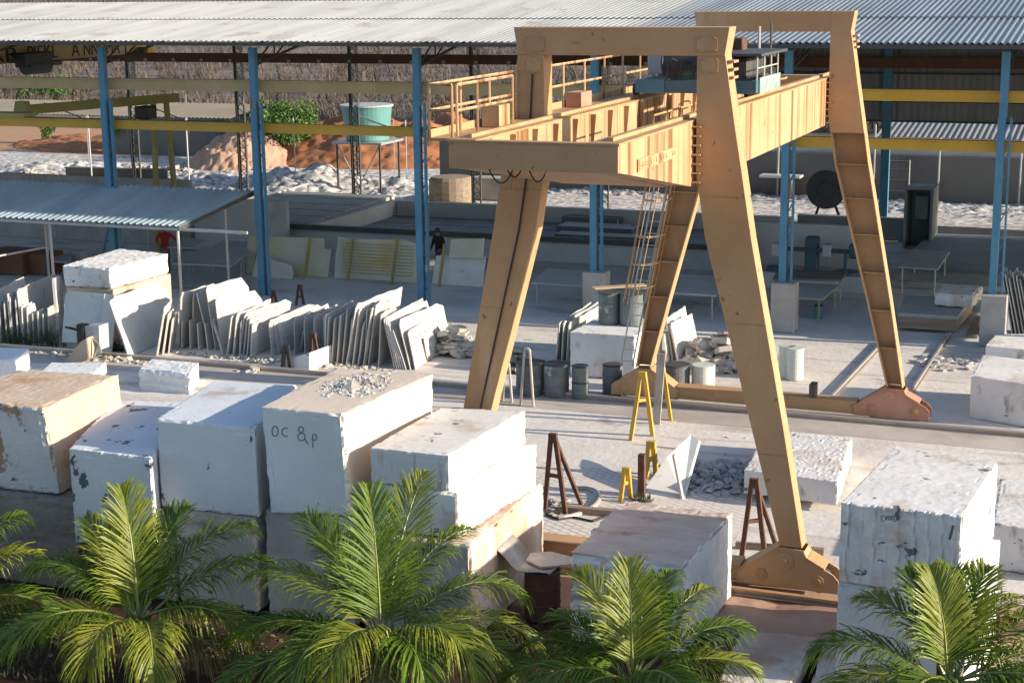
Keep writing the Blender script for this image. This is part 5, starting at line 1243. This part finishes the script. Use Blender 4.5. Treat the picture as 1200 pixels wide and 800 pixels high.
# ------------------------------------------------------------------ people
def person(label,loc,rz,J,rad,clothes,hair=True):
    """one skinned body; J joints dict in local metres, edges by name"""
    E_=[('hip','waist'),('waist','chest'),('chest','neck'),('neck','head0'),('head0','head1'),
        ('chest','shl'),('shl','ell'),('ell','wrl'),('wrl','hal'),('chest','shr'),('shr','elr'),('elr','wrr'),('wrr','har'),
        ('hip','hpl'),('hpl','knl'),('knl','anl'),('anl','tol'),('hip','hpr'),('hpr','knr'),('knr','anr'),('anr','tor')]
    names=list(J); me=bpy.data.meshes.new('body'); me.from_pydata([J[n] for n in names],[(names.index(a),names.index(b)) for a,b in E_],[])
    o=bpy.data.objects.new('body',me); COL.objects.link(o)
    mo=o.modifiers.new('skin','SKIN'); o.modifiers.new('sub','SUBSURF').levels=1
    for i,n in enumerate(names):
        r=rad[n]; me.skin_vertices[0].data[i].radius=r if isinstance(r,tuple) else (r,r)
    me.skin_vertices[0].data[names.index('hip')].use_root=True
    dg=bpy.context.evaluated_depsgraph_get(); nm=bpy.data.meshes.new_from_object(o.evaluated_get(dg)); bpy.data.objects.remove(o)
    nm.materials.clear()
    for k in ('skin',clothes,'greycloth','black'): nm.materials.append(M[k])
    hz=J['hip'][2]; neck=J['neck']
    for p in nm.polygons:
        c=p.center
        dh=min((c-V(J[n])).length for n in ('wrl','hal','wrr','har'))
        hd=(c-V(J['head1'])).length
        p.material_index=1
        if dh<.10 or (c.z>neck[2]-.0 and (c-V(J['head0'])).length<.22): p.material_index=0
        elif c.z<hz-.06: p.material_index=2
        if c.z<.09: p.material_index=3
        p.use_smooth=True
    nm.name='body'
    root=thing('person',label,'person',loc); root.rotation_euler=(0,0,rz)
    b=bpy.data.objects.new('body',nm); COL.objects.link(b); b.parent=root
    h1=V(J['head1']); up=(h1-V(J['neck'])).normalized()
    hm=MB().lathe(tuple(h1-up*.045),[(.098,0),(.108,.05),(.10,.10),(.07,.145),(.01,.16)],14,tuple(up))
    me2=bpy.data.meshes.new('hair'); me2.from_pydata(hm.v,[],hm.f); me2.materials.append(M['black'])
    for p in me2.polygons: p.use_smooth=True
    ho_=bpy.data.objects.new('hair',me2); COL.objects.link(ho_); ho_.parent=root
    return root
RAD=dict(hip=(.15,.12),waist=(.14,.11),chest=(.16,.12),neck=.055,head0=(.075,.085),head1=(.085,.10),shl=.075,shr=.075,ell=.05,elr=.05,wrl=.035,wrr=.035,hal=(.045,.02),har=(.045,.02),hpl=.095,hpr=.095,knl=.065,knr=.065,anl=.045,anr=.045,tol=(.045,.03),tor=(.045,.03))
J1=dict(hip=(0,0,.95),waist=(0,-.02,1.12),chest=(.02,-.10,1.36),neck=(.04,-.17,1.50),head0=(.05,-.22,1.57),head1=(.06,-.26,1.68),
 shl=(-.19,-.10,1.42),ell=(-.26,-.22,1.18),wrl=(-.14,-.42,1.06),hal=(-.10,-.50,1.03),shr=(.22,-.10,1.42),elr=(.46,-.16,1.24),wrr=(.66,-.24,1.08),har=(.74,-.27,1.04),
 hpl=(-.10,0,.9),knl=(-.11,-.05,.5),anl=(-.12,0,.08),tol=(-.13,-.17,.04),hpr=(.10,0,.9),knr=(.12,-.05,.5),anr=(.12,.02,.08),tor=(.14,-.15,.04))
p=at(193,309,.35); p=onY(193,283,50.3)
person('worker in a red shirt reaching over a pale table under the shelter',(p.x,50.3,0),R(20),J1,RAD,'redcloth')
J2=dict(J1); J2.update(chest=(0,-.04,1.37),neck=(0,-.06,1.52),head0=(0,-.07,1.60),head1=(0,-.08,1.71),shr=(.2,-.04,1.43),elr=(.30,-.08,1.16),wrr=(.20,-.28,1.02),har=(.16,-.36,.99),shl=(-.2,-.04,1.43),ell=(-.28,-.06,1.16),wrl=(-.2,-.26,1.02),hal=(-.16,-.34,.99))
p=onY(515,300,52.4)
person('worker in dark clothes standing behind the yellow prop and white slab',(p.x,52.4,0),R(-15),J2,RAD,'darkcloth')
# ------------------------------------------------------------------ bushes and weeds
def leaf_cloud(mb,c,rad,n,s,seed):
    rr=random.Random(seed); lumps=[(V((rr.uniform(-.7,.7),rr.uniform(-.7,.7),rr.uniform(-.35,.75))),rr.uniform(.3,.55)) for _ in range(13)]
    for _ in range(n):
        lc,lr=rr.choice(lumps); d=V((rr.gauss(0,1),rr.gauss(0,1),rr.gauss(0,1))).normalized()*lr*rr.random()**.4
        q=lc+d; p=V((c[0]+q.x*rad[0],c[1]+q.y*rad[1],c[2]+q.z*rad[2]))
        if p.z<.03: continue
        a=V((rr.gauss(0,1),rr.gauss(0,1),rr.gauss(0,1))).normalized(); b=a.cross(V((rr.gauss(0,1),rr.gauss(0,1),rr.gauss(0,1)))).normalized()
        k=s*rr.uniform(.6,1.3); mb.add([p-a*k,p+b*k*.4,p+a*k,p-b*k*.4],[(0,1,2,3)])
def bush(label,u,v,rad,n,s,seed,zc,y=None,name='bush'):
    p=at(u,v); o=thing(name,label,'bush',(p.x,p.y,0))
    m_=MB(); leaf_cloud(m_,(p.x,p.y,zc),rad,n,s,seed); m_.build('foliage',M['bush'],o)
    st=MB(); rr=random.Random(seed)
    for k in range(7):
        a=rr.random()*6.28; st.tube([(p.x,p.y,-.05),(p.x+.3*rad[0]*math.cos(a),p.y+.3*rad[1]*math.sin(a),zc*.7),(p.x+.6*rad[0]*math.cos(a),p.y+.6*rad[1]*math.sin(a),zc+rad[2]*.4)],[.07,.05,.02],6)
    st.build('stems',M['bark'],o); return o
bush('large bright green bush on the red soil mound behind the shed',338,190,(2.5,1.8,1.9),6500,.11,1,1.75)
bush('dark bush in the shade beside the grey concrete wall on the left',163,178,(1.6,1.5,1.9),2600,.12,2,1.5)
bush('small green shrub on the pale gravel at far left',56,168,(.7,.6,.8),700,.10,3,.8)
bush('yellowish shrub on the hillside foot above the lower roof',62,128,(3.2,2.5,1.6),1400,.2,4,1.2)
bush('small yellow green shrub on the hillside foot left of the olive gantry',45,127,(1.8,1.5,1.4),700,.2,5,1.0)
bush('dark scrub bush standing behind the lower yellow beam near the crane girder',760,205,(1.8,1.5,1.8),1600,.13,6,1.5)
def weeds(label,u,v,rx,ry,n,hh,seed,zb=0,mtl='weed'):
    p=at(u,v,zb); rr=random.Random(seed); m_=MB()
    for _ in range(n):
        a=rr.random()*6.28; r=rr.random()**.6; q=V((p.x+rx*r*math.cos(a),p.y+ry*r*math.sin(a),zb-.02)); h=hh*rr.uniform(.4,1.1)
        d=V((rr.gauss(0,.35),rr.gauss(0,.35),1)).normalized(); s_=V((rr.gauss(0,1),rr.gauss(0,1),0)).normalized()*.012
        m_.add([q-s_,q+s_,q+d*h*.6+s_*.8,q+d*h+V((d.x,d.y,0))*h*.4,q+d*h*.6-s_*.8],[(0,1,2,3,4)])
    return tag(m_.build('weeds',M[mtl],None),label,'weeds',None,'stuff')
weeds('tall thin weeds growing in front of the far left slabs',48,404,.9,.35,170,.75,1)
weeds('weeds at the foot of the left slabs at the frame edge',8,404,.5,.3,90,.7,2)
weeds('dark weeds between the facing slab and the tilted slab',137,410,.3,.2,150,.45,3)
weeds('low weeds on the dark soil left of the first palm',40,780,1.0,.5,160,.16,4)
weeds('small green tuft beside the tilted white slab',752,588,.2,.2,90,.25,5,ZL)
# ------------------------------------------------------------------ palms
def frond_mesh(mb_leaf,mb_rib,base,dir_h,el,L,droop,seed,width=.52,hang=1.0,nl=80):
    rr=random.Random(seed); dir_h=V(dir_h); dir_h.z=0; dir_h.normalize()
    side=V((-dir_h.y,dir_h.x,0)); N=18; pts=[]; p=V(base); e=el
    step=L/N
    tw=rr.gauss(0,.12)
    for i in range(N+1):
        pts.append(p.copy()); 
        dh=(dir_h+side*tw*(i/N)).normalized()
        p=p+(dh*math.cos(e)+V((0,0,math.sin(e))))*step
        e-=droop*(0.35+1.5*(i/N)**1.3)/N
    mb_rib.tube(pts,[lerp(.030,.004,(i/N)**.8) for i in range(N+1)],5)
    def at_(t_):
        f=t_*N; i=min(int(f),N-1); return pts[i].lerp(pts[i+1],f-i),(pts[i+1]-pts[i]).normalized()
    for sgn in (-1,1):
        for k in range(nl):
            t_=lerp(.16,.995,(k+rr.uniform(-.2,.2))/nl); t_=max(.14,min(.999,t_))
            q,d=at_(t_); sd2=d.cross(V((0,0,1)))
            if sd2.length<.05: sd2=side.copy()
            sd2=sd2.normalized()*sgn; up=sd2.cross(d)*sgn
            if up.z<0: up=-up
            prof=math.sin(math.pi*min(1,(t_*.92+.10)))**.55
            l=width*prof*rr.uniform(.80,1.12)*(1-.25*(t_>.9))
            ang=lerp(1.05,.34,t_)+rr.gauss(0,.06)
            dv=(d*math.cos(ang)+sd2*math.sin(ang)+up*(.20+rr.gauss(0,.10))).normalized()
            wv=(d-dv*d.dot(dv)).normalized()
            w0=.0125*rr.uniform(.8,1.15)
            dq=hang*rr.uniform(.7,1.3); m1=q+dv*l*.5+V((0,0,-.07*l*dq)); m2=q+dv*l*.78+V((0,0,-.24*l*dq)); tip=q+dv*l*.93+V((0,0,-.50*l*dq))
            fold=up*w0*.35
            mb_leaf.add([q-wv*w0*.5,q+wv*w0*.5,m1+wv*w0,m2+wv*w0*.75,tip,m2-wv*w0*.75,m1-wv*w0,m1+fold],[(0,1,2,7),(0,7,6),(7,2,3),(7,3,5),(7,5,6),(3,4,5)])
RH=V((math.cos(YA),math.sin(YA),0)); FH=V((-math.sin(YA),math.cos(YA),0))
def palm(label,crown,fr,seed,trunk_r=.13,sc_=1.0,lean=0):
    c=V(crown); o=thing('palm',label,'palm tree',(c.x,c.y,0),'young coconut palms along the front')
    tp=[V((c.x+.03*math.sin(i)-lean*(1-i/8)**1.5,c.y,lerp(-.05,c.z-.05,i/8))) for i in range(9)]
    MB().tube(tp,[trunk_r*(1.35-.45*i/8+(.06 if i%2 else 0)) for i in range(9)],14).build('trunk',M['trunk'],o)
    sh=MB(); rr=random.Random(seed)
    for k in range(16):
        a=rr.random()*6.28; d=V((math.cos(a),math.sin(a),0)); b=c+V((0,0,-.45+.02*k))+d*trunk_r*.8
        t_=d.cross(V((0,0,1)))*.07
        sh.add([b-t_,b+t_,b+d*.08+t_*.5+V((0,0,.3)),b+d*.12+V((0,0,.5)),b+d*.08-t_*.5+V((0,0,.3))],[(0,1,2,3,4)])
    sh.build('leaf_sheath',M['trunk'],o)
    for i,f in enumerate(fr):
        phi,dep,el,L,dr=f[:5]; m_=f[5] if len(f)>5 else 'frond'
        dh=RH*math.cos(R(phi))+FH*math.sin(R(phi))
        lf,rb=MB(),MB()
        frond_mesh(lf,rb,c+dh*.05+V((0,0,rr.uniform(-.12,.08))),dh,R(el+rr.gauss(0,4)),L*rr.uniform(.90,1.08)*sc_,dr*rr.uniform(.9,1.2),seed*100+i,width=.80*dep*sc_,hang=.35 if f[2]>64 else 1.15)
        F_=lf.build('frond',M[m_],o); rb.build('midrib',M['rachis'],F_)
    return o
# (azimuth: 0 right, 90 away, 180 left, 270 towards the camera; leaf length factor; start elevation; length; droop; material)
p1=onY(163,728,19.6); p2=onY(447,752,19.9); p3=onY(742,796,20.0); p4=onY(1112,800,19.4); p0=onY(-70,720,19.8)
palm('first palm from the left, with a broad pale frond standing upright',p1,[
 (110,1.1,80,2.1,.9,'frond_y'),(60,1.05,74,2.1,.9),(170,1,60,2.3,1.9),(160,1,48,2.2,1.7,'frond_y'),(10,1.05,46,2.5,1.0),(25,1,62,2.3,1.3),(130,1,66,2.2,1.4),(215,1,34,2.1,2.0),(345,1,26,2.2,1.6,'frond_y'),(295,1,30,1.8,2.3,'frond_y'),(150,1,76,2.1,.9,'frond_y'),
 (190,1,22,2.4,1.2),(250,1,42,1.9,2.4,'frond_y'),(335,1,6,1.9,1.2,'frond_old'),(95,1,55,2.0,1.2)],11,sc_=1.0,lean=-.05)
palm('second palm from the left, the largest, before the wide white block',p2,[
 (100,1.1,84,2.3,.7),(65,1.1,72,2.5,.9,'frond_y'),(45,1,62,2.6,1.3),(165,1,52,2.5,1.6,'frond_y'),(175,1,30,2.5,1.4),(20,1,44,2.6,1.7),(140,1.05,70,2.4,1.2),(5,1,28,2.4,1.6,'frond_y'),(225,1,36,2.2,2.3),(295,1,42,2.1,2.5),(120,1,60,2.3,1.3),(320,1,40,2.2,2.2,'frond_y'),
 (195,1,12,2.3,1.0),(250,1,48,2.0,2.6,'frond_y'),(335,1,30,2.4,2.0,'frond_y'),(350,1,8,2.1,1.4),(270,.9,12,1.7,1.6,'frond_old')],12,sc_=1.06,lean=.1)
palm('third palm from the left, before the rough split block',p3,[
 (95,1.15,84,2.0,.6,'frond_y'),(130,1.05,68,2.0,1.2,'frond_y'),(60,1.05,58,2.0,1.0),(20,1,42,2.3,1.3),(75,1,70,2.0,.9),(40,1,52,2.1,1.2,'frond_y'),(225,1,32,2.0,2.2),(265,1,36,1.8,2.3),(145,1,54,2.0,1.3),(5,1,26,2.3,1.4,'frond_y'),(350,1,12,2.1,1.2),(155,1,36,2.1,1.4),(175,1,24,2.3,1.6,'frond_y'),(195,1,34,2.2,2.0),
 (300,1,36,2.0,2.3),(325,1,22,2.2,1.8),(280,.9,5,1.7,1.4)],13,sc_=.86,lean=-.15)
palm('fourth palm from the left, before the grooved block pile',p4,[
 (100,1.05,80,1.9,.8,'frond_y'),(75,1.05,70,2.0,1.0),(40,1,58,2.2,1.2,'frond_y'),(20,1,46,2.3,1.5),(120,1,72,1.9,1.0),(55,1,66,2.1,1.0,'frond_y'),(230,1,32,2.0,2.1),(325,1,30,2.1,1.9),(140,1,60,2.1,1.6,'frond_y'),(165,1,42,2.2,1.9),(185,1,24,2.1,1.6,'frond_y'),(205,1,14,2.1,1.4),
 (5,1,30,2.2,1.4),(350,1,14,2.2,1.2,'frond_y'),(260,1,44,2.0,2.4),(300,1,40,2.1,2.3),(325,1,28,2.2,1.9)],14,sc_=.88,lean=.2)
palm('palm at the left frame edge, only its frond tips visible',p0,[
 (20,1,52,2.2,1.6,'frond_y'),(5,1,34,2.3,1.8),(350,1,14,2.1,1.5),(40,1,64,2.2,1.4),(90,1,76,2.0,1.0),(140,1,58,2.1,1.4),(180,1,40,2.2,1.6),(220,1,34,2.0,2.0),(270,1,38,1.9,2.3),(310,1,30,2.0,2.2),(330,1,6,1.8,1.2)],15)
